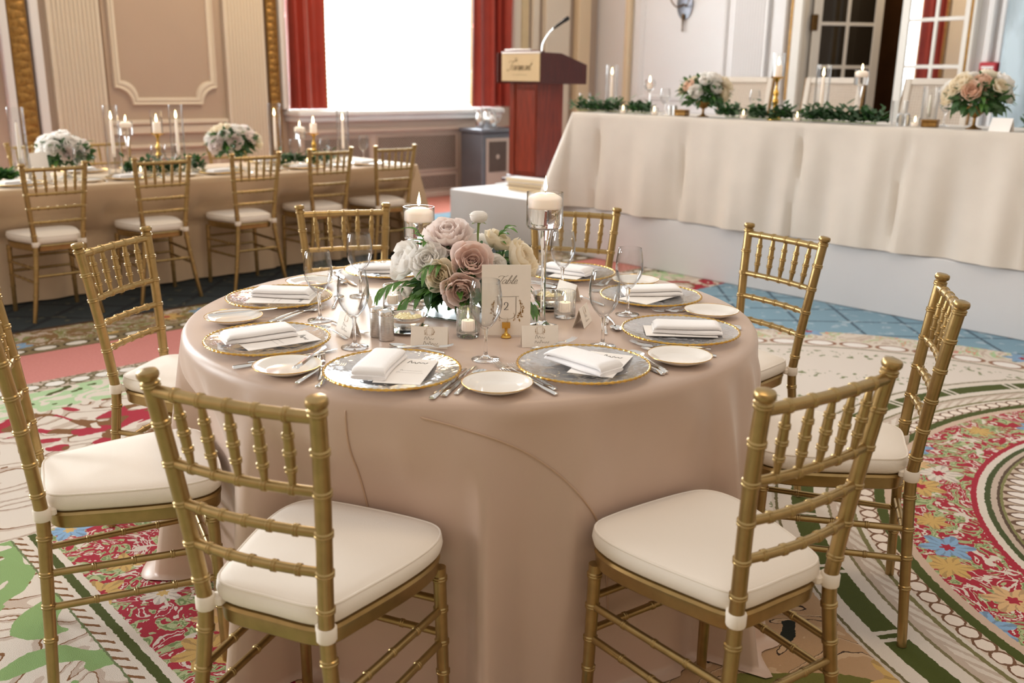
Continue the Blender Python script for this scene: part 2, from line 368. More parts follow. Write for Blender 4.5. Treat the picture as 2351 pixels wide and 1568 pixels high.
    bead2 = ovals(srgb(132, 116, 84), x, y - 3.2, 0.16, 0.055, 0.034, srgb(228, 222, 212), srgb(84, 72, 50))
    q = mixc(y > 3.12, q, srgb(96, 84, 52)); q = mixc(y > 3.135, q, bead2)
    q = mixc(y > 3.27, q, flowers(leaves(srgb(134, 104, 66), 5.0, 2.0, srgb(138, 140, 88), CREAM2, CREAM2), 2.6, 0.9, 0.09, [CREAM2, SKY, GOLD]))
    q = mixc(y > 3.6, q, srgb(70, 48, 30)); q = mixc(y > 3.64, q, teal)
    q = mixc(y > 5.1, q, blue); q = mixc(y > 6.0, q, srgb(206, 134, 120))
    # --- straight borders at the side of the round table
    lowy = y < 1.62; side = (x < -0.9) * lowy
    gfield = mixc(noise(x, y, 2.6, 1.0, 2.4) > 0.5, GREEN, scr)
    q = mixc((x < -0.58) * lowy, q, mixc(x < -0.605, LGREEN, CREAM)); q = mixc((x < -0.63) * lowy, q, CREAM)
    q = mixc((x < -0.645) * lowy, q, red); q = mixc((x < -0.932) * lowy, q, CREAM); q = mixc((x < -0.953) * lowy, q, DGREEN); q = mixc((x < -0.978) * lowy, q, CREAM)
    rope = mixc(frac((y + x * 1.2) / 0.05) > 0.68, CREAM, BROWN)
    q = mixc((x < -0.993) * lowy, q, rope); q = mixc((x < -1.022) * lowy, q, mixc(x > -1.028, gfield, srgb(110, 120, 80))); 
    wf = mixc((y > 1.0) * lowy, q, scr); q = mixc(x < -0.6, q, wf)
    # --- round medallion
    dx = x - 2.1; dy = y + 2.0; r = sqrt(dx * dx + dy * dy); th = X.m('ARCTAN2', dy, dx)
    d2x = x - 1.5; d2y = y + 0.6; r2 = sqrt(d2x * d2x + d2y * d2y); th2 = X.m('ARCTAN2', d2y, d2x)
    ne = (x > 1.2) * (y < 2.3)
    q = mixc((r2 > 1.6) * ne * (y < 1.85), q, flowers(leaves(CREAM, 4.0, 8.0, LGREEN, ROSE, CREAM2), 2.8, 0.2, 0.1, [ROSE, GOLD, RED, SKY]))
    q = mixc((r2 > 2.2) * ne * (y < 1.85), q, blue)
    gar = mixc(band(noise(x, y, 26, 2), 0.6, 0.8), srgb(222, 212, 202), srgb(126, 132, 92)); gmask = band(frac(r2 * 2.6), 0.3, 0.62)
    inner = mixc(gmask, srgb(222, 212, 202), gar)
    q = mixc((r2 < 1.86) * (x > 0.95) * (y > -1.4), q, inner)
    ring = ovals(CREAM, th2 * 1.94, r2 - 1.94, 0.19, 0.068, 0.045, srgb(238, 233, 228), srgb(150, 108, 84))
    q = mixc(band(r2, 1.865, 2.015) * (x > 1.0), q, ring); q = mixc(band(r2, 1.85, 1.865) * (x > 1.0), q, srgb(120, 112, 80))
    q = mixc(r < 1.905, q, srgb(206, 194, 180)); q = mixc(r < 1.895, q, srgb(110, 100, 66)); q = mixc(r < 1.885, q, CREAM)
    chain = mixc(band(frac(th * 5.0), 0.0, 0.14), DGREEN, CREAM); chain = mixc(band(frac(th * 5.0), 0.045, 0.095), chain, DGREEN)
    q = mixc(r < 1.838, q, chain); q = mixc(r < 1.762, q, CREAM); q = mixc(r < 1.72, q, srgb(128, 118, 84)); q = mixc(r < 1.71, q, CREAM2)
    rp = mixc(frac(th * 22.0 + r * 30.0) > 0.6, CREAM, CREAM2); q = mixc(r < 1.69, q, rp); q = mixc(r < 1.645, q, srgb(126, 120, 78)); q = mixc(r < 1.63, q, CREAM)
    bd = ovals(srgb(214, 196, 178), th * 1.585, r - 1.585, 0.06, 0.026, 0.024, srgb(236, 222, 208), srgb(120, 86, 62)); q = mixc(r < 1.615, q, bd)
    q = mixc(r < 1.555, q, DGREEN); q = mixc(r < 1.52, q, srgb(206, 180, 160)); q = mixc(r < 1.49, q, red)
    q = mixc(r < 1.235, q, RED); q = mixc(r < 1.215, q, CREAM); q = mixc(r < 1.19, q, srgb(74, 84, 48)); q = mixc(r < 1.17, q, CREAM2); q = mixc(r < 1.15, q, srgb(92, 74, 60)); q = mixc(r < 1.14, q, srgb(132, 130, 84))
    q = mixc(r < 1.13, q, ovals(srgb(198, 178, 158), th * 1.06, r - 1.06, 0.062, 0.022, 0.055, srgb(234, 224, 216), srgb(108, 82, 66)))
    q = mixc(r < 0.99, q, DGREEN)
    L.new(q.v, p.inputs['Base Color'])
    t = n.new('ShaderNodeTexNoise'); t.inputs['Scale'].default_value = 420; t.inputs['Detail'].default_value = 2; L.new(tc.outputs['Object'], t.inputs['Vector'])
    b = n.new('ShaderNodeBump'); b.inputs['Strength'].default_value = 0.7; b.inputs['Distance'].default_value = 0.004; L.new(t.outputs['Fac'], b.inputs['Height']); L.new(b.outputs[0], p.inputs['Normal'])
    MATS['carpet'] = mt
carpet_material()

# ------------------------------------------------------------------ the setting
def st(name, ms, mat, label, cat, **k):
    o = struct(name, ms, mat, **k); o['label'] = label; o['category'] = cat; return o
st('floor', ([(-9.2, -7, 0), (11, -7, 0), (11, 7.6, 0), (-9.2, 7.6, 0)], [(0, 1, 2, 3)]), 'carpet', 'ornate floral carpet with red medallion, pink bands and green borders', 'floor')
WINS = [(-7.7, -4.6), (-2.1, 0.60), (3.64, 6.78)]
ms = [box(-9, 8.6, 7.4, 7.62, 0, 1.0), box(-9, 8.6, 7.4, 7.62, 4.25, 5.0), box(-9, -7.7, 7.4, 7.62, 1.0, 4.25), box(-4.6, -2.1, 7.4, 7.62, 1.0, 4.25), box(0.60, 3.64, 7.4, 7.62, 1.0, 4.25), box(6.78, 8.6, 7.4, 7.62, 1.0, 4.25)]
st('wall_window', merge(*ms), 'wall_warm', 'warm beige panelled wall with tall draped windows', 'wall', smooth=False)
DY0, DY1 = 2.25, 4.18
ms = [box(8.6, 8.82, DY1, 7.62, 0, 5.0), box(8.6, 8.82, -6.4, DY0, 0, 5.0), box(8.6, 8.82, DY0, DY1, 3.4, 5.0)]
st('wall_back', merge(*ms), 'wall_white', 'pale panelled wall behind the head table with double doors', 'wall', smooth=False)
st('wall_hall', merge(box(10.6, 10.7, 0.5, 6.5, 0, 4.0), box(8.82, 10.6, 4.6, 4.7, 0, 4.0), box(8.82, 10.6, 1.0, 1.1, 0, 4.0), box(8.6, 10.7, 1.0, 4.7, 3.9, 4.0)), 'dark_wood', 'dark brown wall of the hall seen through the open doors', 'wall', smooth=False)
st('wall_left', box(-9.2, -9.0, -6.4, 7.62, 0, 5.0), 'wall_warm', 'warm beige end wall of the banquet room', 'wall', smooth=False)
st('wall_front', box(-9.2, 8.82, -6.4, -6.2, 0, 5.0), 'wall_warm', 'warm beige wall behind the round table diners', 'wall', smooth=False)
TN = [0]
def trim(ms, mat, label, loc=(0, 0, 0), rz=0, **k):
    TN[0] += 1; return st('trim_%d' % TN[0], ms, mat, label, 'trim', loc=loc, rz=rz, **k)
def pilaster(w, z0, z1, nfl, d=0.07):
    """fluted pilaster: local x across, front towards -y"""
    pts = [(-w / 2, 0), (-w / 2, -d)]; fw = (w - 0.05) / nfl
    for i in range(nfl):
        a = -w / 2 + 0.025 + i * fw
        pts += [(a + fw * 0.12, -d)] + [(a + fw * (0.5 - 0.38 * math.cos(PI * k / 6)), -d + 0.014 * math.sin(PI * k / 6)) for k in range(1, 6)] + [(a + fw * 0.88, -d)]
    pts += [(w / 2, -d), (w / 2, 0)]
    return merge(prism(pts[::-1], z0, z1), box(-w / 2 - 0.02, w / 2 + 0.02, -d - 0.02, 0, z0 - 0.02, z0 + 0.12, 0.01))
def gilt_strip(w, z0, z1):
    ms = []
    n = int((z1 - z0) / 0.07)
    for i in range(n):
        z = z0 + (i + 0.5) * (z1 - z0) / n
        ms.append(tr(lathe([(w * 0.1, -0.012), (w * 0.42, -0.006), (w * 0.45, 0.0), (w * 0.3, 0.014), (w * 0.08, 0.02)], 10), (-1) ** i * w * 0.05, -0.025, z, rx=PI / 2))
    return merge(box(-w / 2, w / 2, -0.025, 0, z0, z1), *ms)
def moulding_frame(x0, x1, z0, z1, r, w=0.07, d=0.035, notch=True):
    """panel frame with cove corners at the lower end, in the local xz plane, front towards -y"""
    def path(o):
        p = []
        if notch:
            rr = r
            c0 = [(x0 + rr * math.sin(a), z0 + rr * math.cos(a)) for a in [PI / 2 * k / 6 for k in range(7)]]   # from (x0,z0+r) to (x0+r,z0)
            c1 = [(x1 - rr * math.cos(a), z0 + rr * math.sin(a)) for a in [PI / 2 * k / 6 for k in range(7)]]   # from (x1-r,z0) to (x1,z0+r)
            base = c0 + c1
        else: base = [(x0, z0), (x1, z0)]
        base += [(x1, z1), (x0, z1)]
        cx, cz = (x0 + x1) / 2, (z0 + z1) / 2
        for x, z in base:
            sx = o if x < cx else -o; sz = o if z < cz else -o
            p.append((x + sx, z + sz))
        return p
    rings = []
    for o, y in ((0, 0), (0.006, -d), (w * 0.35, -d * 0.55), (w * 0.6, -d * 0.9), (w - 0.006, -d * 0.6), (w, 0)):
        rings.append([(x, y, z) for x, z in path(o)])
    return loft(rings, cap=False)
# window wall
def window_wall_bay(xo, tag_):
    trim(gilt_strip(0.15, 0.1, 4.4), 'gilt', 'carved gilt strip beside the window ' + tag_[0], (xo + 1.02, 7.36, 0))
    trim(pilaster(0.46, 0.1, 4.6, 11), 'wall_cream', 'wide cream fluted pilaster ' + tag_[1], (xo + 1.5, 7.4, 0))
    trim(moulding_frame(1.81, 2.85, 1.12, 3.7, 0.16), 'wall_cream', 'cream moulding framing the sunken wall panel', (xo, 7.37, 0))
    trim(box(1.76, 2.9, 7.37, 7.4, 0.98, 4.2), 'wall_recess', 'flat beige field of the wall panel', (xo, 0, 0), smooth=False)
    trim(merge(box(1.72, 2.95, 7.33, 7.4, 0.93, 0.98, 0.012), box(1.72, 2.95, 7.35, 7.4, 0.84, 0.93, 0.012), box(1.72, 2.95, 7.36, 7.4, 0.70, 0.74, 0.01)), 'wall_cream', 'moulded chair rail under the wall panel', (xo, 0, 0))
    trim(moulding_frame(1.81, 2.85, 0.2, 0.64, 0.06, 0.05, 0.025, False), 'wall_cream', 'moulding of the low dado panel', (xo, 7.4, 0))
    trim(pilaster(0.44, 0.1, 4.6, 11), 'wall_cream', 'wide cream fluted pilaster ' + tag_[2], (xo + 3.18, 7.4, 0))
    trim(gilt_strip(0.12, 0.1, 4.4), 'gilt', 'carved gilt strip beside the window ' + tag_[3], (xo + 3.50, 7.36, 0))
window_wall_bay(0, ('left of the wall panel', 'left of the wall panel', 'right of the wall panel', 'next to the red curtain'))
trim(merge(box(0.86, 0.93, 7.3, 7.4, 0.1, 4.4, 0.01), box(1.12, 1.2, 7.32, 7.4, 0.1, 4.4, 0.01)), 'wall_white', 'white architrave either side of the wide gilt strip')
trim(merge(box(3.58, 3.64, 7.3, 7.4, 1.06, 4.4, 0.01)), 'sill_white', 'white architrave at the window jamb')
# right of the window up to the corner
trim(merge(box(6.96, 7.08, 7.33, 7.4, 0.1, 4.6, 0.01), box(7.3, 7.42, 7.34, 7.4, 0.1, 4.6, 0.01)), 'wall_cream', 'narrow cream mouldings around the plain gilt strip')
trim(box(7.10, 7.24, 7.35, 7.4, 0.1, 4.6, 0.01), 'sign_gold', 'plain gilt strip between window and corner pilasters')
trim(merge(box(7.5, 7.96, 7.3, 7.4, 0.0, 4.8, 0.012)), 'wall_cream', 'broad warm cream pilaster near the room corner')
trim(merge(box(8.1, 8.34, 7.27, 7.4, 0.0, 4.8, 0.012)), 'wall_tan', 'slim tan pilaster in the room corner')
# window 1 : frame, panes, sheers, curtains ; window 2 continues out of view
def curtain(x0, x1, z0, z1, y, npl, amp, seed):
    rnd = random.Random(seed); ph = [rnd.uniform(-0.5, 0.5) for _ in range(npl + 2)]
    def f(u, v):
        k = u * npl; i = int(min(k, npl - 1)); a = 2 * PI * (k + 0.12 * math.sin(k * 2.3))
        return (x0 + (x1 - x0) * u + 0.012 * math.sin(a * 0.5 + v * 2), y - amp * (0.6 + 0.4 * math.sin(i * 1.7 + seed)) * math.cos(a) - 0.02 * math.sin(v * 3 + u * 5), z0 + (z1 - z0) * v)
    return grid(f, npl * 14, 12)
for wi, (a, b) in enumerate(WINS[1:], 1):
    fr = merge(box(a, b, 7.5, 7.56, 1.0, 1.09), box(a, b, 7.5, 7.56, 4.17, 4.25), box(a, a + 0.07, 7.5, 7.56, 1.0, 4.25), box(b - 0.07, b, 7.5, 7.56, 1.0, 4.25))
    w = st('window_%d' % wi, fr, 'sill_white', ('tall bright window behind white sheer curtains and red drapes', 'next tall window further along the same wall')[2 - wi], 'window', smooth=False)
    nx = 3
    for i in range(1, nx): obj('mullion', box(a + (b - a) * i / nx - 0.035, a + (b - a) * i / nx + 0.035, 7.5, 7.56, 1.09, 4.17), 'sill_white', w, smooth=False)
    for zz in (2.05, 3.1): obj('glazing_bar', box(a + 0.07, b - 0.07, 7.515, 7.545, zz - 0.018, zz + 0.018), 'sill_white', w, smooth=False)
    for i in range(nx):
        for z0, z1 in ((1.09, 2.03), (2.07, 3.08), (3.12, 4.17)):
            obj('pane', box(a + (b - a) * i / nx + 0.036, a + (b - a) * (i + 1) / nx - 0.036, 7.525, 7.531, z0, z1), 'pane_glass', w, smooth=False)
    tag(obj('sheer_curtain', curtain(a + 0.36, b - 0.5, 1.062, 4.3, 7.43, 26, 0.022, 3 + wi), 'sheer'), ('white sheer curtain glowing in the bright window', 'white sheer curtain in the next window along the wall')[2 - wi], 'curtain')
    for s, (c0, c1) in enumerate(((a - 0.02, a + 0.47), (b - 0.58, b + 0.06))):
        th = thing('red_drape', ('red drape at the window beside the podium' if s else 'red drape at the window beside the carved gilt strip') if wi == 2 else 'red drape at the %s side of the next window along the wall' % ('near' if s else 'far'), 'curtain', group='red window drapes')
        obj('drape_cloth', curtain(c0, c1, 1.063, 4.3, 7.31, 4, 0.075, 5 + s * 3 + wi), 'curtain_red', th)
        e = c1 if s == 0 else c0
        obj('gold_braid', merge(*[tr(lathe([(0.004, -0.012), (0.011, 0), (0.004, 0.012)], 6), e, 7.285 + (0.01 if i % 2 else 0), 1.08 + i * 0.024) for i in range(130)]), 'curtain_trim', th)
# sills and heater covers
def heater(xa, xb, idx, lab):
    h = thing('radiator_cover', lab, 'radiator cover', (0, 0, 0))
    obj('body', merge(box(xa, xb, 7.17, 7.4, 0.0, 0.93), box(xa - 0.02, xb + 0.02, 7.13, 7.18, 0.80, 0.85, 0.01), box(xa, xb, 7.14, 7.18, 0, 0.07, 0.01)), 'heater_taupe', h, smooth=False)
    obj('window_sill', merge(box(xa - 0.05, xb + 0.05, 7.06, 7.42, 0.985, 1.06, 0.02), box(xa - 0.03, xb + 0.03, 7.1, 7.42, 0.93, 0.985, 0.01)), 'sill_white', h)
    secs = [(xa + 0.06, xa + 0.9), (xa + 1.02, xb - 0.68)]
    for s0, s1 in secs:
        for z0, z1 in ((0.34, 0.74), (0.1, 0.26)):
            obj('grille_back', box(s0, s1, 7.162, 7.172, z0, z1), 'heater_dark', h, smooth=False)
            bars = []; step = 0.035
            k = int((s1 - s0 + (z1 - z0)) / step)
            def clip(p, q):
                (xa_, za), (xb_, zb) = p, q; dx, dz = xb_ - xa_, zb - za; t0, t1 = 0, 1
                for pp, qq in ((-dx, xa_ - s0), (dx, s1 - xa_), (-dz, za - z0), (dz, z1 - za)):
                    if pp == 0: continue
                    r = qq / pp
                    if pp < 0: t0 = max(t0, r)
                    else: t1 = min(t1, r)
                if t1 - t0 < 0.02: return None
                return (xa_ + dx * t0, za + dz * t0), (xa_ + dx * t1, za + dz * t1)
            for i in range(1, k):
                for sg in (1, -1):
                    cst = s0 + i * step
                    p, q = ((cst, z0), (cst - (z1 - z0), z1)) if sg > 0 else ((cst - (z1 - z0), z0), (cst, z1))
                    c = clip(p, q)
                    if c:
                        (u0, v0), (u1, v1) = c; o_ = 0.004
                        V = [(u0 - o_, 7.155, v0), (u0 + o_, 7.155, v0), (u1 + o_, 7.155, v1), (u1 - o_, 7.155, v1)]
                        bars.append((V, [(0, 1, 2, 3)]))
            g = obj('grille_lattice', merge(*bars), 'heater_taupe', h, smooth=False); g['kind'] = 'stuff'
            obj('grille_frame', moulding_frame(s0 - 0.02, s1 + 0.02, z0 - 0.02, z1 + 0.02, 0.01, 0.025, 0.012, False), 'heater_taupe', h, loc=(0, 7.165, 0))
heater(3.66, 6.52, 1, 'taupe radiator cover with lattice grilles under the bright window')
# low stone parapet outside, seen faintly through the sheers
st('wall_parapet', merge(*[box(3.5 + i * 0.75, 3.5 + i * 0.75 + 0.36, 8.0, 8.1, 0.0, 1.42 + 0.09 * ((i * 7) % 3), 0.02) for i in range(6)]), 'outdoor_stone', 'grey green stone parapet outside the bright window', 'parapet')

# back wall: mouldings, pilaster, door surround
RB = -PI / 2
trim(box(8.5, 8.6, 6.73, 6.82, 0.3, 4.6, 0.02), 'wall_tan', 'tan vertical moulding beside the pale wall panel')
trim(moulding_frame(-0.69, 0.69, 1.16, 4.0, 0.02, 0.06, 0.03, False), 'wall_white', 'white moulding framing the pale panel with the sconce', (8.6, 5.9, 0), RB)
trim(moulding_frame(-0.69, 0.69, 0.25, 1.02, 0.02, 0.05, 0.03, False), 'wall_white', 'white moulding of the low panel behind the head table', (8.6, 5.9, 0), RB)
trim(pilaster(0.48, 0.1, 4.6, 11), 'wall_white', 'white fluted pilaster left of the double doors', (8.6, 4.85, 0), RB)
trim(box(8.54, 8.6, 4.36, 4.55, 0.1, 3.6, 0.02), 'wall_white', 'flat white jamb panel left of the doors')
trim(merge(box(8.53, 8.6, 4.265, 4.31, 1.2, 3.6, 0.01), box(8.53, 8.6, 2.215, 2.255, 0.1, 3.6, 0.01)), 'gilt', 'thin gilt beading around the door surround')
trim(merge(box(8.5, 8.8, 4.12, 4.26, 0, 3.5, 0.02), box(8.5, 8.8, 2.17, 2.21, 0, 3.5, 0.01), box(8.5, 8.8, 2.17, 4.26, 3.4, 3.54, 0.02)), 'door_paint', 'white painted frame of the double doors')
trim(merge(box(8.52, 8.6, 2.0, 2.07, 0.1, 4.4, 0.015), box(8.54, 8.6, 1.9, 1.95, 0.1, 4.4, 0.01)), 'wall_white', 'white upright mouldings right of the doors')
trim(box(8.42, 8.6, 1.2, 1.86, 0.0, 4.6, 0.03), 'marble_blue', 'blue grey marbled column at the right of the doors')
def door_leaf(name, label, loc, rz, w, pane, hinge_left):
    d = st(name, merge(box(0, 0.1, -0.02, 0.02, 0.0, 3.38, 0.006), box(w - 0.1, w, -0.02, 0.02, 0.0, 3.38, 0.006), box(0.1, w - 0.1, -0.02, 0.02, 0.0, 0.6, 0.006), box(0.1, w - 0.1, -0.02, 0.02, 3.26, 3.38, 0.006)), 'door_paint', label, 'door', loc=loc, rz=rz)
    zs = [0.6, 1.09, 1.58, 2.06, 2.55, 3.04, 3.26]; c = w / 2
    for z in zs[1:-1]: obj('muntin', box(0.1, w - 0.1, -0.015, 0.015, z - 0.02, z + 0.02, 0.004), 'door_paint', d)
    obj('muntin', box(c - 0.02, c + 0.02, -0.0155, 0.0155, 0.6, 3.26, 0.004), 'door_paint', d)
    for i in range(6):
        for a, b in ((0.1, c - 0.02), (c + 0.02, w - 0.1)):
            obj('pane', box(a, b, -0.004, 0.004, zs[i] + (0.02 if i else 0), zs[i + 1] - (0.02 if i < 5 else 0)), pane, d, smooth=False)
    return d
door_leaf('door_1', 'white door leaf with mirror panes standing slightly open', (8.63, 2.24, 0.01), math.radians(80.5), 0.84, 'mirror', False)
d2 = door_leaf('door_2', 'white door leaf with dark panes swung open into the hall', (8.66, 4.08, 0.01), math.radians(-36), 0.84, 'dark_pane', True)
obj('hinge', box(-0.02, 0.05, -0.03, 0.03, 1.98, 2.16, 0.006), 'brass_dark', d2)

# ------------------------------------------------------------------ riser for the head table
r_ = st('floor_riser', box(3.99, 6.4, -4.0, 5.0, 0.0, 0.4, 0.006), 'riser_white', 'low white stage riser carrying the head table', 'riser')
obj('deck', box(4.55, 6.38, -3.98, 4.98, 0.398, 0.415), 'riser_top', r_, smooth=False)

# ------------------------------------------------------------------ gold bamboo-style chairs
ZR = [0.8198, 0.7416, 0.6604, 0.5792, 0.5026]
def post_xy(s, z):
    """rear post centre line at height z"""
    if z >= 0.44:
        t = (z - 0.44) / 0.48; k = t * t * (3 - 2 * t) * 0.25 + t * 0.75
        return Vector((s * (0.134 + 0.039 * k), -0.055 * (0.6 * t + 0.4 * t * t), z))
    t = (0.44 - z) / 0.44
    return Vector((s * (0.134 + 0.062 * (0.7 * t + 0.3 * t * t)), -0.024 * t, z))
def ringed(path, L, base, rings, bump=0.0028, w=0.0045):
    """sample a path(t in metres 0..L) with double-bead rings at given distances; base(t) radius"""
    ts = set([0, L] + [L * i / 10 for i in range(11)])
    for r in rings:
        for d in (-w * 1.5, -w, -w * 0.35, 0, w * 0.35, w, w * 1.5): ts.add(min(L, max(0, r + d)))
    ts = sorted(ts); P = []; R = []
    for t in ts:
        b = base(t)
        for r in rings:
            d = abs(t - r)
            if d < w * 1.2: b = base(t) + bump * (0.55 if d < w * 0.2 else 1.0)
        P.append(path(t)); R.append(b)
    return P, R
def rear_post(s):
    P, R = ringed(lambda t: post_xy(s, t), 0.9, lambda t: 0.0125 + 0.0025 * min(1, t / 0.4), [0.155, 0.235, 0.31, 0.395] + ZR + [0.893], 0.0026)
    top = post_xy(s, 0.92)
    for z, r in ((0.902, 0.0135), (0.904, 0.0175), (0.908, 0.0195), (0.914, 0.0195), (0.918, 0.0175), (0.9205, 0.010)): P.append(post_xy(s, z)); R.append(r)
    return tube(P, R, 14)
def bowed(z, bow, n=24):
    a, b = post_xy(-1, z), post_xy(1, z)
    return lambda t: a.lerp(b, t) + Vector((0, -bow * (1 - (2 * t - 1) ** 2), 0))
def rail(z, bow, r, fr):
    f = bowed(z, bow); L = (post_xy(1, z) - post_xy(-1, z)).length
    P, R = ringed(lambda t: f(t / L), L, lambda t: r, [L * q for q in fr], 0.0024, 0.004)
    return tube(P, R, 14)
def stick(a, b, r, fr):
    a, b = Vector(a), Vector(b); L = (b - a).length
    P, R = ringed(lambda t: a.lerp(b, t / L), L, lambda t: r, [L * q for q in fr], 0.0016, 0.0035)
    return tube(P, R, 14)
def seat_outline(inset=0.0, n=9):
    """half outline from the back centre to the front centre"""
    h = [(0.0, 0.004), (0.075, 0.004), (0.112, 0.012), (0.134, 0.035), (0.150, 0.085), (0.168, 0.15), (0.184, 0.22), (0.193, 0.285), (0.191, 0.335), (0.176, 0.372), (0.148, 0.392), (0.10, 0.400), (0.05, 0.403), (0.0, 0.404)]
    h = [(p.x, p.y) for p in catmull([(a, b, 0) for a, b in h], 3)]
    cx, cy = 0, 0.2
    def ins(p):
        d = Vector((p[0] - cx, p[1] - cy)); l = d.length
        return (cx + d.x * (l - inset) / l, cy + d.y * (l - inset) / l)
    h = [ins(p) for p in h]
    return h + [(-x, y) for x, y in h[-2:0:-1]]
def dome(z0, levels):
    """rings (inset, z) lofted, closed"""
    rings = []
    for i, z in levels: rings.append([(x, y, z0 + z) for x, y in seat_outline(i)])
    return loft(rings)
def build_chair():
    P = {}
    P['rear_post'] = [rear_post(-1), rear_post(1)]
    FL = []
    for s in (-1, 1):
        a, b = Vector((s * 0.183, 0.368, 0)), Vector((s * 0.176, 0.36, 0.41)); L = (b - a).length
        p, r = ringed(lambda t: a.lerp(b, t / L), L, lambda t: 0.0125 + 0.002 * t / L, [0.155, 0.23, 0.31, 0.385], 0.0026); FL.append(tube(p, r, 14))
    P['front_leg'] = FL
    P['top_rail'] = [rail(0.882, 0.012, 0.0115, [1 / 6, 2 / 6, 3 / 6, 4 / 6, 5 / 6])]
    P['back_rail'] = [rail(ZR[1], 0.014, 0.0095, [1 / 6, 2 / 6, 3 / 6, 4 / 6, 5 / 6]), rail(ZR[2], 0.014, 0.0095, [1 / 6, 2 / 6, 3 / 6, 4 / 6, 5 / 6]), rail(ZR[3], 0.014, 0.0095, [1 / 6, 2 / 6, 3 / 6, 4 / 6, 5 / 6])]
    sp = []
    f0, f1 = bowed(ZR[1], 0.014), bowed(0.882, 0.012)
    for k in range(1, 6):
        a, b = f0(k / 6), f1(k / 6); L = (b - a).length
        p, r = ringed(lambda t: a.lerp(b, t / L), L, lambda t: 0.0042 + 0.0052 * math.sin(PI * min(1, max(0, t / L))) ** 0.7, [L * 0.27, L * 0.5, L * 0.73], 0.0024, 0.004); sp.append(tube(p, r, 14))
    P['spindle'] = sp
    P['seat_frame'] = [dome(0.402, [(0.03, 0), (0.012, 0.002), (0.008, 0.006), (0.006, 0.03), (0.004, 0.036), (0.008, 0.042), (0.03, 0.044)])]
    st_ = []
    q = [0.27, 0.5, 0.73]
    for s in (-1, 1):
        for z in (0.31, 0.23):
            r = post_xy(s, z); st_.append(stick(r, (s * 0.179, 0.364, z), 0.0085, q))
    for z in (0.33, 0.25): st_.append(stick((-0.178, 0.363, z), (0.178, 0.363, z), 0.0085, q))
    st_.append(stick(post_xy(-1, 0.265), post_xy(1, 0.265), 0.0085, q))
    P['stretcher'] = st_
    cu = dome(0.444, [(0.05, 0.0), (0.012, 0.003), (0.002, 0.012), (-0.002, 0.026), (0.0, 0.040), (0.005, 0.046), (0.012, 0.0495), (0.03, 0.053), (0.07, 0.056), (0.12, 0.058), (0.16, 0.0585)])
    ol = seat_outline(0.004)
    pipe = tube([(x, y, 0.4895) for x, y in ol] + [(ol[0][0], ol[0][1], 0.4895)], 0.0028, 6)
    straps = []
    for s in (-1, 1):
        c = post_xy(s, 0.452); rings = []
        for z, r in ((0.437, 0.0165), (0.44, 0.0185), (0.463, 0.0188), (0.466, 0.0165)): rings.append([(c.x + r * math.cos(2 * PI * j / 14), c.y + r * 1.05 * math.sin(2 * PI * j / 14), z) for j in range(14)])
        straps.append(merge(loft(rings), box(min(c.x, c.x - s * 0.03), max(c.x, c.x - s * 0.03), c.y + 0.004, c.y + 0.03, 0.441, 0.461, 0.004)))
    root = thing('banquet_chair', '', 'chair')
    for nm, lst in P.items():
        for ms in lst: obj(nm, ms, 'chair_gold', root, angle=29)
    c = obj('cushion', cu, 'ivory_fabric', root, angle=60); c['label'] = 'ivory padded seat cushion'
    obj('piping', pipe, 'ivory_fabric', c)
    for ms in straps: obj('strap', ms, 'velcro', c)
    return root
CH = [('A', -0.982, -0.586, -65.4, 'gold chair at the round table, facing the salt and pepper shakers'),
      ('B', -0.202, -1.189, -8.7, 'gold chair at the round table, facing the table number card'),
      ('C', 0.677, -1.014, 30.5, 'gold chair at the round table, beside the red carpet medallion'),
      ('D', 1.156, -0.263, 78.2, 'gold chair at the round table, in front of the blue carpet by the riser'),
      ('E', 1.042, 0.591, 119.8, 'gold chair at the round table, behind the tall floating candle and before the riser'),
      ('F', 0.351, 1.168, 155.2, 'gold chair at the round table, backing onto the long table behind the shorter floating candle'),
      ('G', -0.577, 0.982, -146.1, 'gold chair at the round table, on the green and pink carpet bands'),
      ('H', -1.112, 0.252, -106.2, 'gold chair at the round table, over the red carpet strip with rope border')]
ROW = [(0.079, 3.811, 0.9), (0.733, 3.858, -0.7), (1.365, 3.854, 0.5), (2.005, 3.953, -0.9), (2.566, 3.94, -3.8)]
chair = build_chair()
for i, (k, x, y, d, lab) in enumerate(CH):
    if i == 0: chair.location = (x, y, 0); chair.rotation_euler = (0, 0, math.radians(d)); chair['label'] = lab; chair['group'] = 'gold chairs around the round table'
    else: dup(chair, (x, y, 0), math.radians(d), lab, 'gold chairs around the round table')
for (x, y, d), lb in zip(ROW, ('at its leafy end', 'before the tall floating candle', 'before the blush bouquet', 'before the brass pillar stand', 'at the window end near the riser')): dup(chair, (x, y, 0), math.radians(d), 'gold chair in the row along the long table, ' + lb, 'gold chairs along the near side of the long table')
for x, lb in ((0.50, 'behind the dense white bouquet'), (1.03, 'behind the pillar candle'), (2.02, 'by the gilt strip'), (-0.3, 'behind the bright leafy garland')): dup(chair, (x, 5.50, 0), PI, 'gold chair on the wall side of the long table, ' + lb, 'gold chairs on the wall side of the long table')

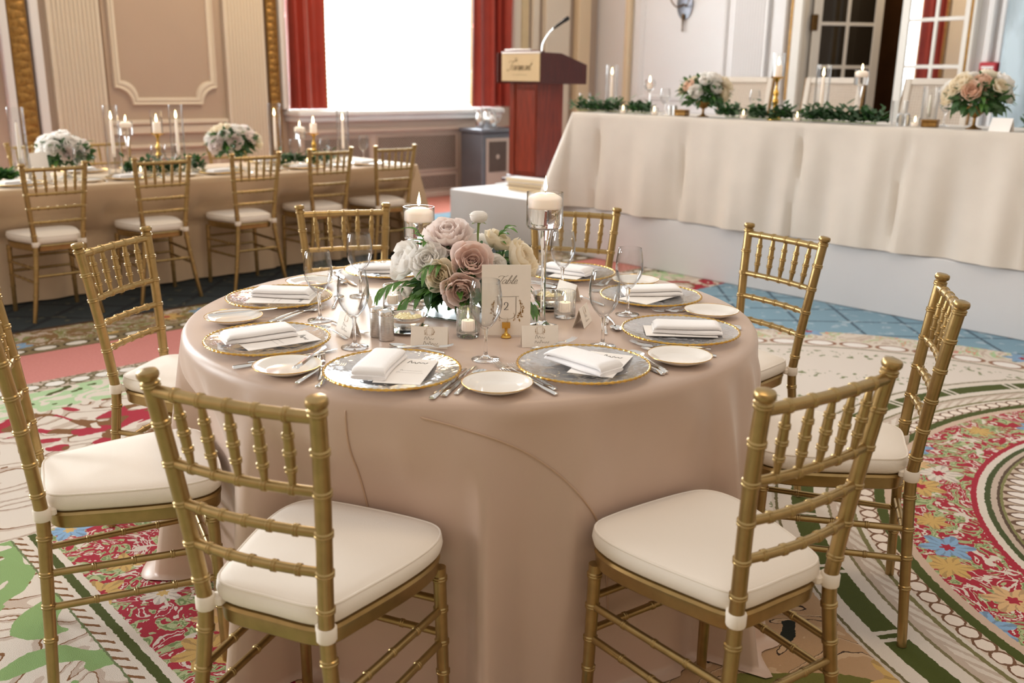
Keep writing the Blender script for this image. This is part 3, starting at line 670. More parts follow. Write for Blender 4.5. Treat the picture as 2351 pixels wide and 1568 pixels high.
# ------------------------------------------------------------------ round table and its satin cloth
ZT = 0.765; RTAB = 0.787
seats = []
TCX, TCY = 0.011, -0.010
for k, x, y, d, lab in CH: seats.append((math.atan2(y - TCY, x - TCX), math.hypot(x - TCX, y - TCY) - 0.408))
FRONTS = [(x, y, -math.sin(math.radians(d)), math.cos(math.radians(d))) for k, x, y, d, lab in CH]
def adiff(a, b): return (a - b + PI) % (2 * PI) - PI
rf = random.Random(4)
FOLD = [(rf.uniform(0, 2 * PI), rf.choice([5, 7, 9, 11, 13]), rf.uniform(0.006, 0.016)) for _ in range(7)]
RIDGE = [(-130, 0.035, 0.05), (-122, -0.045, 0.07), (-113, 0.04, 0.045), (-141, 0.02, 0.03), (-83, 0.05, 0.04), (-77, -0.03, 0.04), (-71, 0.045, 0.03), (-64, 0.04, 0.025), (-58, -0.02, 0.03), (-40, 0.05, 0.05), (-168, 0.05, 0.06), (178, 0.04, 0.04), (170, -0.03, 0.05), (-158, -0.03, 0.06), (-105, -0.02, 0.04), (-92, 0.025, 0.04)]
def cloth_r(th, z):
    """radius of the hanging cloth at azimuth th and height z"""
    t = max(0.0, min(1.0, (ZT - 0.03 - z) / (ZT - 0.03)))
    r = RTAB + 0.012 + 0.075 * t ** 1.3
    r += sum(a * math.sin(n * th + p) for p, n, a in FOLD) * t ** 0.65 * 1.7
    # sharper swags between the seats
    for az, am, wd in RIDGE: r += am * t ** 0.6 * math.exp(-(adiff(th, math.radians(az)) / wd) ** 2)
    r += 0.045 * t ** 0.8 * max(0, math.sin(16 * th + 1.1 + 0.6 * math.sin(3 * th))) ** 3
    ux, uy = math.cos(th), math.sin(th)
    for kx, ky, fx, fy in FRONTS:          # the fall of cloth stays behind the front edge and front legs of every seat
        den = -(ux * fx + uy * fy)
        if den < 0.3: continue
        lim = ((TCX - kx) * fx + (TCY - ky) * fy - 0.416) / den
        lx = abs((TCX + lim * ux - kx) * fy - (TCY + lim * uy - ky) * fx)
        if lx > 0.32: continue
        w = 1 / (1 + math.exp((lx - 0.238) / 0.007)); k = 1 / (1 + math.exp((z - 0.615) / 0.03))
        lim -= 0.02 * (0.5 + 0.5 * math.sin(17 * th + 0.7)) * t
        if r > lim: r -= (r - lim) * w * k
    return r
NA = 360
prof = [(0.0, ZT)] + [(RTAB * q, ZT) for q in (0.3, 0.6, 0.85, 0.96)] + [(RTAB - 0.008, ZT - 0.001), (RTAB + 0.002, ZT - 0.006), (RTAB + 0.009, ZT - 0.016)]
V = []; F = []
rows = []
for r, z in prof[1:]: rows.append([(r * math.cos(2 * PI * j / NA), r * math.sin(2 * PI * j / NA), z) for j in range(NA)])
NZ = 46
for i in range(NZ + 1):
    z = (ZT - 0.03) * (1 - i / NZ) + 0.006 * (i / NZ)
    rows.append([(cloth_r(2 * PI * j / NA, z) * math.cos(2 * PI * j / NA), cloth_r(2 * PI * j / NA, z) * math.sin(2 * PI * j / NA), z) for j in range(NA)])
# pooled hem on the carpet
def pool(th):
    ux, uy = math.cos(th), math.sin(th); p = 0.035; r = cloth_r(th, 0)
    for kx, ky, fx, fy in FRONTS:
        for q in (-0.183, 0.183):
            lx, ly = kx + fy * q + fx * 0.368, ky - fx * q + fy * 0.368
            for st_ in (0.005, 0.015, 0.025, 0.035):
                if math.hypot(TCX + (r + st_) * ux - lx, TCY + (r + st_) * uy - ly) < 0.022: p = min(p, max(0.0, st_ - 0.012))
    return p
PL = [pool(2 * PI * j / NA) for j in range(NA)]; PL = [min(PL[(j + q) % NA] for q in (-2, -1, 0, 1, 2)) for j in range(NA)]
rows.append([((cloth_r(2 * PI * j / NA, 0) + PL[j]) * math.cos(2 * PI * j / NA), (cloth_r(2 * PI * j / NA, 0) + PL[j]) * math.sin(2 * PI * j / NA), 0.004) for j in range(NA)])
V, F = loft(rows, cap=False); V.append((0, 0, ZT)); c = len(V) - 1
F += [(c, (j + 1) % NA, j) for j in range(NA)]
rt = thing('round_table', 'round banquet table under the champagne satin cloth', 'table', (TCX, TCY, 0))
obj('tabletop', lathe([(0.74, 0.715), (0.765, 0.72), (0.772, 0.74), (0.765, 0.757), (0.74, 0.76)], 48), 'dark_wood', rt)
for k in range(4): obj('leg', tube([(0.5 * math.cos(k * PI / 2 + 0.4), 0.5 * math.sin(k * PI / 2 + 0.4), 0), (0.42 * math.cos(k * PI / 2 + 0.4), 0.42 * math.sin(k * PI / 2 + 0.4), 0.72)], 0.018, 10), 'black_metal', rt)
tc_ = thing('tablecloth', 'champagne satin cloth falling to the carpet from the round table', 'tablecloth', (TCX, TCY, 0))
obj('satin_cloth', (V, F), 'satin', tc_, angle=180)
def seam(pts):
    P = [];
    for az, z in catmull([(a, b, 0) for a, b in pts], 10) and [(p.x, p.y) for p in catmull([(a, b, 0) for a, b in pts], 10)]:
        r = (cloth_r(az, z) if z < ZT - 0.03 else RTAB + 0.004) + 0.0015
        P.append((r * math.cos(az), r * math.sin(az), z))
    return tube(P, 0.0024, 6)
obj('seam', seam([(-2.62, 0.75), (-2.615, 0.66), (-2.62, 0.56), (-2.60, 0.44), (-2.62, 0.35)]), 'satin_seam', tc_)
obj('seam', seam([(-2.45, 0.74), (-2.25, 0.70), (-2.08, 0.62), (-1.97, 0.53), (-1.90, 0.42), (-1.86, 0.2)]), 'satin_seam', tc_)

# ------------------------------------------------------------------ rectangular table cloths
def rect_cloth(x0, x1, y0, y1, zt, zb, rc, fold, flare, push=None, step=0.03):
    """perimeter skirt + top; fold(s,t) outward wave; flare(nx,ny,t) outward offset"""
    per = []
    def add(ax, ay, bx, by, nx, ny):
        n = max(2, int(math.hypot(bx - ax, by - ay) / step))
        for i in range(n): per.append((ax + (bx - ax) * i / n, ay + (by - ay) * i / n, nx, ny))
    def arc(cx, cy, a0):
        for i in range(8):
            a = a0 + PI / 2 * i / 8; per.append((cx + rc * math.cos(a), cy + rc * math.sin(a), math.cos(a), math.sin(a)))
    add(x0 + rc, y0, x1 - rc, y0, 0, -1); arc(x1 - rc, y0 + rc, -PI / 2); add(x1, y0 + rc, x1, y1 - rc, 1, 0); arc(x1 - rc, y1 - rc, 0)
    add(x1 - rc, y1, x0 + rc, y1, 0, 1); arc(x0 + rc, y1 - rc, PI / 2); add(x0, y1 - rc, x0, y0 + rc, -1, 0); arc(x0 + rc, y0 + rc, PI)
    n = len(per); S_ = [0]
    for i in range(1, n): S_.append(S_[-1] + math.hypot(per[i][0] - per[i - 1][0], per[i][1] - per[i - 1][1]))
    rows = [[(x - nx * 0.02, y - ny * 0.02, zt) for x, y, nx, ny in per], [(x - nx * 0.005, y - ny * 0.005, zt - 0.002) for x, y, nx, ny in per], [(x, y, zt - 0.01) for x, y, nx, ny in per]]
    K = 22
    for k in range(1, K + 1):
        t = k / K; z = zt - 0.01 + (zb - zt + 0.01) * t; row = []
        for i, (x, y, nx, ny) in enumerate(per):
            o = fold(S_[i], t) + flare(nx, ny, t)
            if push: o = push(x, y, nx, ny, z, t, o)
            row.append((x + nx * o, y + ny * o, z))
        rows.append(row)
    V, F = loft(rows, cap=False); F.append(tuple(range(n))); return V, F
RADD = math.radians
def lt_push(x, y, nx, ny, z, t, o):
    if ny < -0.5:
        o -= 0.25 * min(1, t * 2.2) ** 1.2; k = 1 / (1 + math.exp((z - 0.575) / 0.02))
        for cx, cy, d in ROW:
            w = 1 / (1 + math.exp((abs(x - cx + math.sin(RADD(d)) * 0.4) - 0.245) / 0.012)); need = -(cy + 0.404 + 0.024 + abs(math.sin(RADD(d))) * 0.2 - y)
            if o > need: o -= (o - need) * w * k
    return o
lt = thing('long_table', 'long banquet table under a tan floor-length cloth by the window wall', 'table')
obj('table_board', box(-2.8, 2.86, 4.16, 4.98, 0.715, 0.738, 0.004), 'dark_wood', lt)
for x in (-2.5, -0.9, 0.8, 2.5):
    for y in (4.45, 4.85): obj('leg', tube([(x, y, 0), (x, y, 0.72)], 0.016, 8), 'black_metal', lt)
tag(obj('tablecloth', rect_cloth(-2.9, 2.93, 4.08, 5.03, 0.745, 0.012, 0.03, lambda s, t: t * (0.012 * math.sin(s * 9) + 0.01 * math.sin(s * 23 + 1)), lambda nx, ny, t: 0.10 * t * max(0, nx) + 0.05 * t * max(0, ny) + 0.12 * t * (abs(nx * ny) * 2), lt_push), 'linen_tan', angle=60), 'tan cloth reaching the floor over the long table by the window wall', 'tablecloth')
ht = thing('head_table', 'head table on the riser under a pale cream cloth', 'table')
obj('table_board', box(4.03, 4.7, -3.4, 3.38, 1.125, 1.148, 0.004), 'dark_wood', ht)
for y in (-3.0, -1.2, 0.6, 2.2, 3.1):
    for x in (4.15, 4.6): obj('leg', tube([(x, y, 0.41), (x, y, 1.13)], 0.016, 8), 'black_metal', ht)
def hfold(s, t):
    w = 0.03 * math.sin(s * 7.0 + 0.6 * math.sin(s * 2.1)) + 0.02 * math.sin(s * 15.0 + 2 * t) + 0.01 * math.sin(s * 31.0)
    c = 0.0
    return w * t ** 0.7 + c
def hpush(x, y, nx, ny, z, t, o):
    if nx < -0.5:
        o = o * 0.9
        for yc in (3.13, 2.28, 1.33, 0.62, -0.2):
            o -= 0.035 * math.exp(-((y - yc - 0.04 * t) / 0.018) ** 2) * min(1, t * 5)
    return o
tag(obj('tablecloth', rect_cloth(3.99, 4.74, -3.5, 3.44, 1.156, 0.405, 0.025, hfold, lambda nx, ny, t: 0.03 * t * max(0, -nx) + 0.2 * t * max(0, ny) + 0.14 * t * abs(nx * ny), hpush), 'linen_cream', angle=60), 'pale cream pleated cloth covering the head table front', 'tablecloth')

# ------------------------------------------------------------------ lettering: pen strokes laid on a card
def ribbon(pts, w, y=0.0, k=5):
    """flat stroke in the local xz plane, front towards -y; thicker on down strokes"""
    P = catmull([(a, 0, b) for a, b in pts], k); V = []; F = []
    for i, p in enumerate(P):
        T = (P[min(i + 1, len(P) - 1)] - P[max(i - 1, 0)]); T.normalize(); ww = w * (0.45 + 0.75 * abs(T.z))
        N = Vector((-T.z, 0, T.x)) * ww / 2
        V += [(p.x + N.x, y, p.z + N.z), (p.x - N.x, y, p.z - N.z)]
    for i in range(len(P) - 1): F.append((2 * i, 2 * i + 1, 2 * i + 3, 2 * i + 2))
    return V, F
GL = {'a': (0.56, [[(.45, .45), (.25, .5), (.05, .3), (.05, .08), (.2, 0), (.4, .15), (.46, .45), (.45, .1), (.55, 0), (.62, .06)]]),
 'b': (0.54, [[(0, .05), (.2, .5), (.27, .95), (.18, 1.0), (.1, .5), (.1, .1), (.2, 0), (.4, .1), (.42, .35), (.3, .42), (.5, .4)]]),
 'l': (0.32, [[(0, .05), (.2, .5), (.29, .95), (.2, 1.0), (.1, .5), (.12, .08), (.22, 0), (.35, .1)]]),
 'e': (0.40, [[(0, .15), (.3, .3), (.3, .48), (.15, .48), (.05, .25), (.12, .02), (.3, .02), (.45, .15)]]),
 'T': (0.62, [[(-.15, .78), (.0, .95), (.3, .98), (.6, .9), (.95, 1.02)], [(.52, .96), (.44, .5), (.34, .1), (.18, -.1), (.0, -.02)]]),
 'F': (0.66, [[(-.15, .82), (.0, .98), (.3, 1.0), (.6, .94), (.95, 1.06)], [(.52, .98), (.44, .5), (.32, .05), (.12, -.12), (-.1, .0), (.0, .14)], [(.2, .5), (.66, .54)]]),
 'h': (0.46, [[(0, 0), (.14, .5), (.2, .98), (.12, .95), (.1, .5), (.1, 0), (.22, .46), (.32, .4), (.32, .05), (.4, 0), (.5, .1)]]),
 'i': (0.28, [[(0, .05), (.12, .5), (.12, .1), (.2, 0), (.32, .1)], [(.15, .66), (.17, .71)]]),
 'r': (0.42, [[(0, .05), (.12, .45), (.16, .54), (.2, .44), (.3, .45), (.32, .1), (.4, 0), (.48, .1)]]),
 'm': (0.66, [[(0, .0), (.1, .48), (.08, .0), (.2, .48), (.3, .4), (.28, 0), (.42, .48), (.52, .4), (.5, .08), (.58, 0), (.68, .1)]]),
 'o': (0.44, [[(.3, .48), (.1, .4), (.05, .15), (.2, 0), (.38, .12), (.38, .38), (.3, .48), (.5, .42)]]),
 'n': (0.46, [[(0, .0), (.1, .48), (.08, .0), (.22, .48), (.32, .4), (.3, .08), (.38, 0), (.48, .1)]]),
 't': (0.32, [[(0, .1), (.15, .85), (.12, .1), (.22, 0), (.35, .12)], [(0, .6), (.36, .64)]])}
def script(text, h, w, cx, cz, shear=0.45, y=0.0):
    x = 0; out = []; adv = sum(GL[c][0] for c in text); x = -adv / 2
    for c in text:
        a, st_ = GL[c]
        for s_ in st_: out.append(ribbon([(cx + h * (x + px + shear * (pz - 0.4)), cz + h * pz) for px, pz in s_], w, y))
        x += a
    return merge(*out)
def scribble(w, h, n, lw, cx, cz, seed, y=0.0):
    r = random.Random(seed); p = [(cx - w / 2 + w * i / n, cz + (h * r.uniform(0.5, 1) if i % 2 else -h * r.uniform(0.1, 0.4)) * (1.6 if i in (1, n // 2) else 0.6)) for i in range(n + 1)]
    return ribbon(p, lw, y, 3)
def sprig(cx, cz, s, flip, seed, y=0.0, n=16):
    """printed leafy sprig beside the crest"""
    r = random.Random(seed); out = [ribbon([(cx, cz - s), (cx + flip * s * 0.35, cz), (cx + flip * s * 0.2, cz + s)], s * 0.05, y)]
    for i in range(n):
        t = i / n; bx = cx + flip * s * (0.35 * math.sin(t * PI)) ; bz = cz - s + 2 * s * t; a = r.uniform(0, 2 * PI); l = s * r.uniform(0.22, 0.4) * (1.2 - t * 0.7); w = l * 0.42
        p = [(0, 0), (l * .5, w / 2), (l, 0), (l * .5, -w / 2)]
        out.append(([(bx + flip * s * 0.15 + q * math.cos(a) - k * math.sin(a), y, bz + q * math.sin(a) + k * math.cos(a)) for q, k in p], [(0, 1, 2, 3)]))
    return merge(*out)
def crest(cx, cz, s, seed, y=0.0, lw=0.0008):
    a = [ribbon([(cx - s * 1.0, cz + s * 0.98), (cx, cz + s * 1.0), (cx + s * 1.05, cz + s * 1.04)], lw * 1.6, y), ribbon([(cx - s * 0.8, cz + s), (cx - s * 0.8, cz), (cx - s * 0.78, cz - s * 0.6), (cx - s * 0.5, cz - s * 0.95), (cx, cz - s * 1.05), (cx + s * 0.5, cz - s * 0.95), (cx + s * 0.78, cz - s * 0.6), (cx + s * 0.8, cz), (cx + s * 0.8, cz + s)], lw, y)]
    return merge(*a), merge(sprig(cx - s * 0.95, cz - s * 0.15, s * 0.8, -1, seed, y, 22), sprig(cx + s * 0.95, cz - s * 0.1, s * 0.85, 1, seed + 1, y, 24), sprig(cx - s * 0.55, cz - s * 0.85, s * 0.38, -1, seed + 2, y, 10), sprig(cx + s * 0.55, cz - s * 0.85, s * 0.38, 1, seed + 3, y, 10), sprig(cx, cz - s * 1.1, s * 0.2, 1, seed + 4, y, 7))

# ------------------------------------------------------------------ tableware builders
ZS = ZT + 0.0012
def shared(name, ms, mat, **k): return data(name, ms, mat, **k)
# glass charger with gold beaded rim
ch_prof = [(0.0, 0.004), (0.085, 0.004), (0.098, 0.007), (0.125, 0.012), (0.149, 0.019), (0.1515, 0.019), (0.128, 0.0145), (0.10, 0.0095), (0.088, 0.0065), (0.0, 0.0065)]
D_CHARGER = shared('charger_glass', lathe([(r if r > 0 else 0.0005, z) for r, z in ch_prof], 56), 'glass_plate', angle=60)
rim = []
def rimfn(u, v):
    a = 2 * PI * u; b = 2 * PI * v; r = 0.0028 * (1 + 0.28 * math.sin(a * 60))
    return ((0.1515 + r * math.cos(b)) * math.cos(a), (0.1515 + r * math.cos(b)) * math.sin(a), 0.0185 + r * math.sin(b))
D_RIM = shared('gold_rim', grid(rimfn, 240, 8, True), 'rim_gold')
D_FOOT = shared('foot_ring', lathe([(0.084, 0.0), (0.088, 0.0), (0.088, 0.0045), (0.084, 0.0045)], 40, cap=False), 'glass_plate')
D_BREAD = shared('bread_plate', lathe([(0.0005, 0.002), (0.04, 0.002), (0.043, 0.0), (0.046, 0.002), (0.066, 0.010), (0.0765, 0.0165), (0.077, 0.0175), (0.0755, 0.0178), (0.062, 0.012), (0.05, 0.0065), (0.046, 0.0055), (0.0005, 0.0055)], 48), 'porcelain', angle=60)
D_BRIM = shared('gilt_line', tube([(0.0767 * math.cos(2 * PI * i / 64), 0.0767 * math.sin(2 * PI * i / 64), 0.0178) for i in range(65)], 0.0009, 6), 'rim_gold')
# wine glass
bowl = [(0.006, 0.075), (0.013, 0.083), (0.024, 0.098), (0.0325, 0.116), (0.0362, 0.136), (0.0355, 0.160), (0.0325, 0.182), (0.0300, 0.196), (0.0294, 0.1965), (0.0318, 0.181), (0.0348, 0.160), (0.0354, 0.136), (0.0316, 0.117), (0.0232, 0.100), (0.012, 0.086), (0.0005, 0.081)]
D_BOWL = shared('glass_bowl', lathe(bowl, 32, cap=False), 'glass', angle=70)
D_STEM = shared('glass_stem', lathe([(0.0005, 0.0), (0.034, 0.0), (0.0345, 0.0012), (0.024, 0.0035), (0.010, 0.0065), (0.0055, 0.012), (0.0042, 0.022), (0.0040, 0.045), (0.0048, 0.062), (0.0068, 0.076), (0.0068, 0.079), (0.0005, 0.081)], 28), 'crystal', angle=70)
def wine_glass(x, y, z, label, group, s=1.0):
    t = thing('wine_glass', label, 'wine glass', (x, y, z), group=group); t.scale = (s, s, s)
    bw = obj('bowl', D_BOWL, parent=t); bw.scale = (1.1, 1.1, 1); obj('stem', D_STEM, parent=t); return t
# cutlery, lying along +y (tip) , handle at -y
def sweep(path, ws, ths):
    """flat bar: path of (y,z), widths, thicknesses"""
    rings = []
    for (y, z), w, h in zip(path, ws, ths):
        rings.append([(-w / 2, y, z), (-w / 4, y, z + h * .8), (w / 4, y, z + h * .8), (w / 2, y, z), (w / 4, y, z - h * 0.2), (-w / 4, y, z - h * 0.2)])
    return loft(rings)
hd = [(-0.10, .002), (-0.097, .003), (-0.07, .0045), (-0.03, .0065), (0.0, .008), (0.02, .0085)]
hw = [0.010, 0.013, 0.0125, 0.009, 0.0058, 0.0052]; hh = [.0025, .0035, .004, .0035, .003, .003]
def fork_ms():
    ms = [sweep(hd + [(0.036, .006), (0.046, .003), (0.056, .0025)], hw + [0.011, 0.019, 0.0215], hh + [.0022, .002, .002])]
    for k in range(4):
        x = (k - 1.5) * 0.0058
        ms.append(tr(sweep([(0.054, .0026), (0.075, .003), (0.092, .0055), (0.1, .008)], [0.0042, .0036, .0028, .0012], [.0018, .0016, .0014, .0009]), x))
    return merge(*ms)
def knife_ms(L=0.12):
    b = [(0.02, .0032), (0.03, .0032), (0.03 + L * .5, .003), (0.03 + L * .85, .003), (0.03 + L, .003)]
    return merge(sweep([(-0.10, .003), (-0.098, .003), (-0.06, .003), (0.0, .003), (0.02, .0032)], [0.012, 0.0155, 0.0145, 0.0115, 0.010], [.005, .007, .0072, .006, .005]), sweep(b, [0.010, 0.0165, 0.0185, 0.017, 0.004], [.0035, .0018, .0015, .0013, .0008]))
def spoon_ms():
    def sp(u, v):
        a = 2 * PI * u; r = v; x = 0.0195 * r * math.cos(a) * (1 - 0.12 * math.sin(a)); y = 0.068 + 0.031 * r * math.sin(a)
        return (x, y, 0.0075 - 0.0068 * (1 - r * r))
    def sp2(u, v):
        p = sp(u, v); return (p[0], p[1], p[2] - 0.0008)
    return merge(sweep(hd + [(0.034, .0078), (0.042, .0072)], hw + [0.0055, 0.008], hh + [.0025, .0018]), grid(sp, 24, 6, True), grid(sp2, 24, 6, True))
D_FORK = shared('fork', fork_ms(), 'silver', angle=50); D_KNIFE = shared('knife', knife_ms(), 'silver', angle=50); D_SPOON = shared('spoon', spoon_ms(), 'silver', angle=70); D_BKNIFE = shared('butter_knife', knife_ms(0.07), 'silver', angle=50)
def cutlery(d, nm, x, y, z, ang, label, cat, group, s=1.0):
    o = obj(nm, d, loc=(x, y, z), rz=ang); o.scale = (s, s, s); return tag(o, label, cat, group)
# napkin: a cloth folded three times, with visible layers at one end ; long side along x
def napkin_ms(L, Wd, H, seed):
    """soft folded napkin: a rounded double fold, one open end showing the turned layers"""
    def sec(k, u):
        # closed cross-section of one layer in the yz plane
        w = Wd / 2 * (1 - 0.05 * k); h = H / 2; z0 = k * h * 0.96; pts = []
        for j in range(20):
            a = 2 * PI * j / 20; c, s_ = math.cos(a), math.sin(a)
            puff = 1.0 + 0.16 * (1 - abs(c)) * math.sin(PI * u) * (0.6 + 0.4 * math.sin(3 * u + seed))
            y = w * math.copysign(abs(c) ** 0.4, c) + 0.004 * math.sin(4 * u + seed + k) + 0.006 * k * (u - 0.5)
            z = z0 + h / 2 + h / 2 * math.copysign(abs(s_) ** 0.75, s_) * (puff if (s_ > 0 and k == 1) else 1)
            pts.append((y, z))
        return pts
    ms = []
    for k in range(2):
        rows = []
        for i in range(21):
            u = i / 20; x = (u - 0.5) * L * (1 - 0.025 * k); e = min(1, min(u, 1 - u) / 0.06); e = 0.72 + 0.28 * e ** 0.5
            rows.append([(x, y * (0.97 + 0.03 * e), z * e + (0.0 if k == 0 else 0.0)) for y, z in sec(k, u)])
        ms.append(loft(rows))
    return merge(*ms)
NAPS = [shared('napkin', napkin_ms(0.178, 0.080, 0.026, s), 'napkin', angle=60) for s in range(4)]
D_MENU = shared('menu_card', box(-0.052, 0.052, -0.092, 0.092, 0.0, 0.0012), 'paper_white', smooth=False)
menu_print = xf(merge(script('Table', 0.022, 0.0016, 0.0, 0.03), scribble(0.05, 0.004, 16, 0.0006, 0, -0.03, 1), scribble(0.06, 0.003, 16, 0.0006, 0, -0.045, 2)), Matrix.Rotation(-PI / 2, 4, 'X'))
menu_print = xf(merge(scribble(0.046, 0.012, 9, 0.0016, 0.0, 0.03, 5), scribble(0.05, 0.004, 16, 0.0006, 0, -0.03, 1), scribble(0.06, 0.003, 16, 0.0006, 0, -0.045, 2)), Matrix.Rotation(-PI / 2, 4, 'X'))
D_MPRINT = shared('print', [menu_print[0], menu_print[1]] and (menu_print[0], menu_print[1]), 'ink_dark', smooth=False)
def charger(x, y, z, label, group):
    t = thing('charger_plate', label, 'plate', (x, y, z), group=group)
    obj('glass_plate', D_CHARGER, parent=t); obj('gold_rim', D_RIM, parent=t); obj('foot_ring', D_FOOT, parent=t); return t
# seats of the round table: (charger xy, bread xy, napkin yaw (deg, world), menu yaw, name)
CUE = {'A': 'before the shakers and butter dish', 'B': 'before the table number card', 'C': 'by the side-on tent card', 'D': 'facing the riser', 'E': 'behind the tall candle', 'F': 'behind the flowers', 'G': 'facing the wall panel', 'H': 'facing the pink carpet band'}
# seat, charger xy, bread plate xy, napkin (x, y, long-axis deg), menu (x, y, long-axis deg)
SET = [('A', -0.5253, -0.3629, (-0.6838, -0.1787), (-0.5403, -0.3349, 39), (-0.5053, -0.3889, 39)),
       ('B', -0.1690, -0.6120, (-0.4080, -0.5830), (-0.1820, -0.6220, 91), (-0.1400, -0.6400, 26)),
       ('C', 0.2496, -0.5668, (0.0622, -0.7089), (0.2636, -0.5758, -48), (0.2516, -0.5638, -46)),
       ('D', 0.5146, -0.2509, (0.4987, -0.4854), (0.5396, -0.2349, -39), (0.5046, -0.2549, 5)),
       ('E', 0.5833, 0.1550, (0.6613, -0.0668), (0.5783, 0.1650, 105), (0.5883, 0.1450, 20)),
       ('F', 0.1402, 0.5775, (0.3678, 0.5191), (0.1102, 0.5575, -29), (0.1402, 0.5775, 70)),
       ('G', -0.3560, 0.4400, (-0.1650, 0.5850), (-0.3400, 0.4380, -50), (-0.3680, 0.4080, -43)),
       ('H', -0.6104, 0.0447, (-0.5650, 0.3140), (-0.6234, 0.0647, -13), (-0.5984, 0.0147, -8))]
GR = ' on the round table'
RD = math.radians
def lay(kind, hx, hy, ang, label, group, s=1.0, z=None, lean=(0.0, 0.0)):
    """lay a piece of cutlery with the end of its handle at hx, hy, pointing along ang (deg)"""
    d, nm, cat = {'f': (D_FORK, 'dinner_fork', 'fork'), 'k': (D_KNIFE, 'table_knife', 'knife'), 's': (D_SPOON, 'dessert_spoon', 'spoon'), 'b': (D_BKNIFE, 'butter_knife', 'knife'), 'd': (D_FORK, 'dessert_fork', 'fork')}[kind]
    a = RD(ang); o = cutlery(d, nm, hx + 0.1 * s * math.cos(a), hy + 0.1 * s * math.sin(a), (ZS if z is None else z) + sum(lean) / 2, a - PI / 2, label, cat, group, s)
    if lean[0] != lean[1]: o.rotation_euler = (math.asin((lean[1] - lean[0]) / (0.2 * s)), 0, a - PI / 2)
def plate_h(d):
    pr = [(0.0, 0.0065), (0.088, 0.0065), (0.10, 0.0095), (0.128, 0.0145), (0.1485, 0.0190), (0.1486, 0.0222), (9, 0.0222)]
    for (a, u), (b, v) in zip(pr, pr[1:]):
        if d <= b: return u + (v - u) * (d - a) / (b - a)
for i, (k, x, y, bp, np_, mp_) in enumerate(SET):
    cue = CUE[k]; ca, sa = math.cos(RD(mp_[2])), math.sin(RD(mp_[2]))
    zm = ZS + 0.0003 + max(plate_h(math.hypot(mp_[0] + p * 0.092 * ca - q * 0.052 * sa - x, mp_[1] + p * 0.092 * sa + q * 0.052 * ca - y)) for p in (-1, 1) for q in (-1, 1))
    cn, sn = math.cos(RD(np_[2])), math.sin(RD(np_[2]))
    zn = max(zm + 0.0012, ZS + 0.0003 + max(plate_h(math.hypot(np_[0] + p * 0.089 * cn - q * 0.036 * sn - x, np_[1] + p * 0.089 * sn + q * 0.036 * cn - y)) for p in (-1, 1) for q in (-1, 1)))
    charger(x, y, ZS, 'clear glass charger with gold rim ' + cue, 'gold rimmed chargers' + GR)
    mn = thing('menu_card', 'white menu card under the napkin on the charger ' + cue, 'menu', (mp_[0], mp_[1], zm), RD(mp_[2]) - PI / 2, 'menus' + GR)
    obj('card', D_MENU, parent=mn); obj('print', D_MPRINT, parent=mn, loc=(0.01, 0.03, 0.0017))
    nm = obj('folded_napkin', NAPS[i % 4], loc=(np_[0], np_[1], zn), rz=RD(np_[2])); tag(nm, 'folded white napkin on the charger ' + cue, 'napkin', 'folded napkins' + GR)
    b = thing('bread_plate', 'small white bread plate left of the charger ' + cue, 'plate', (bp[0], bp[1], ZS), group='bread plates' + GR)
    obj('dish', D_BREAD, parent=b); obj('gilt_line', D_BRIM, parent=b)
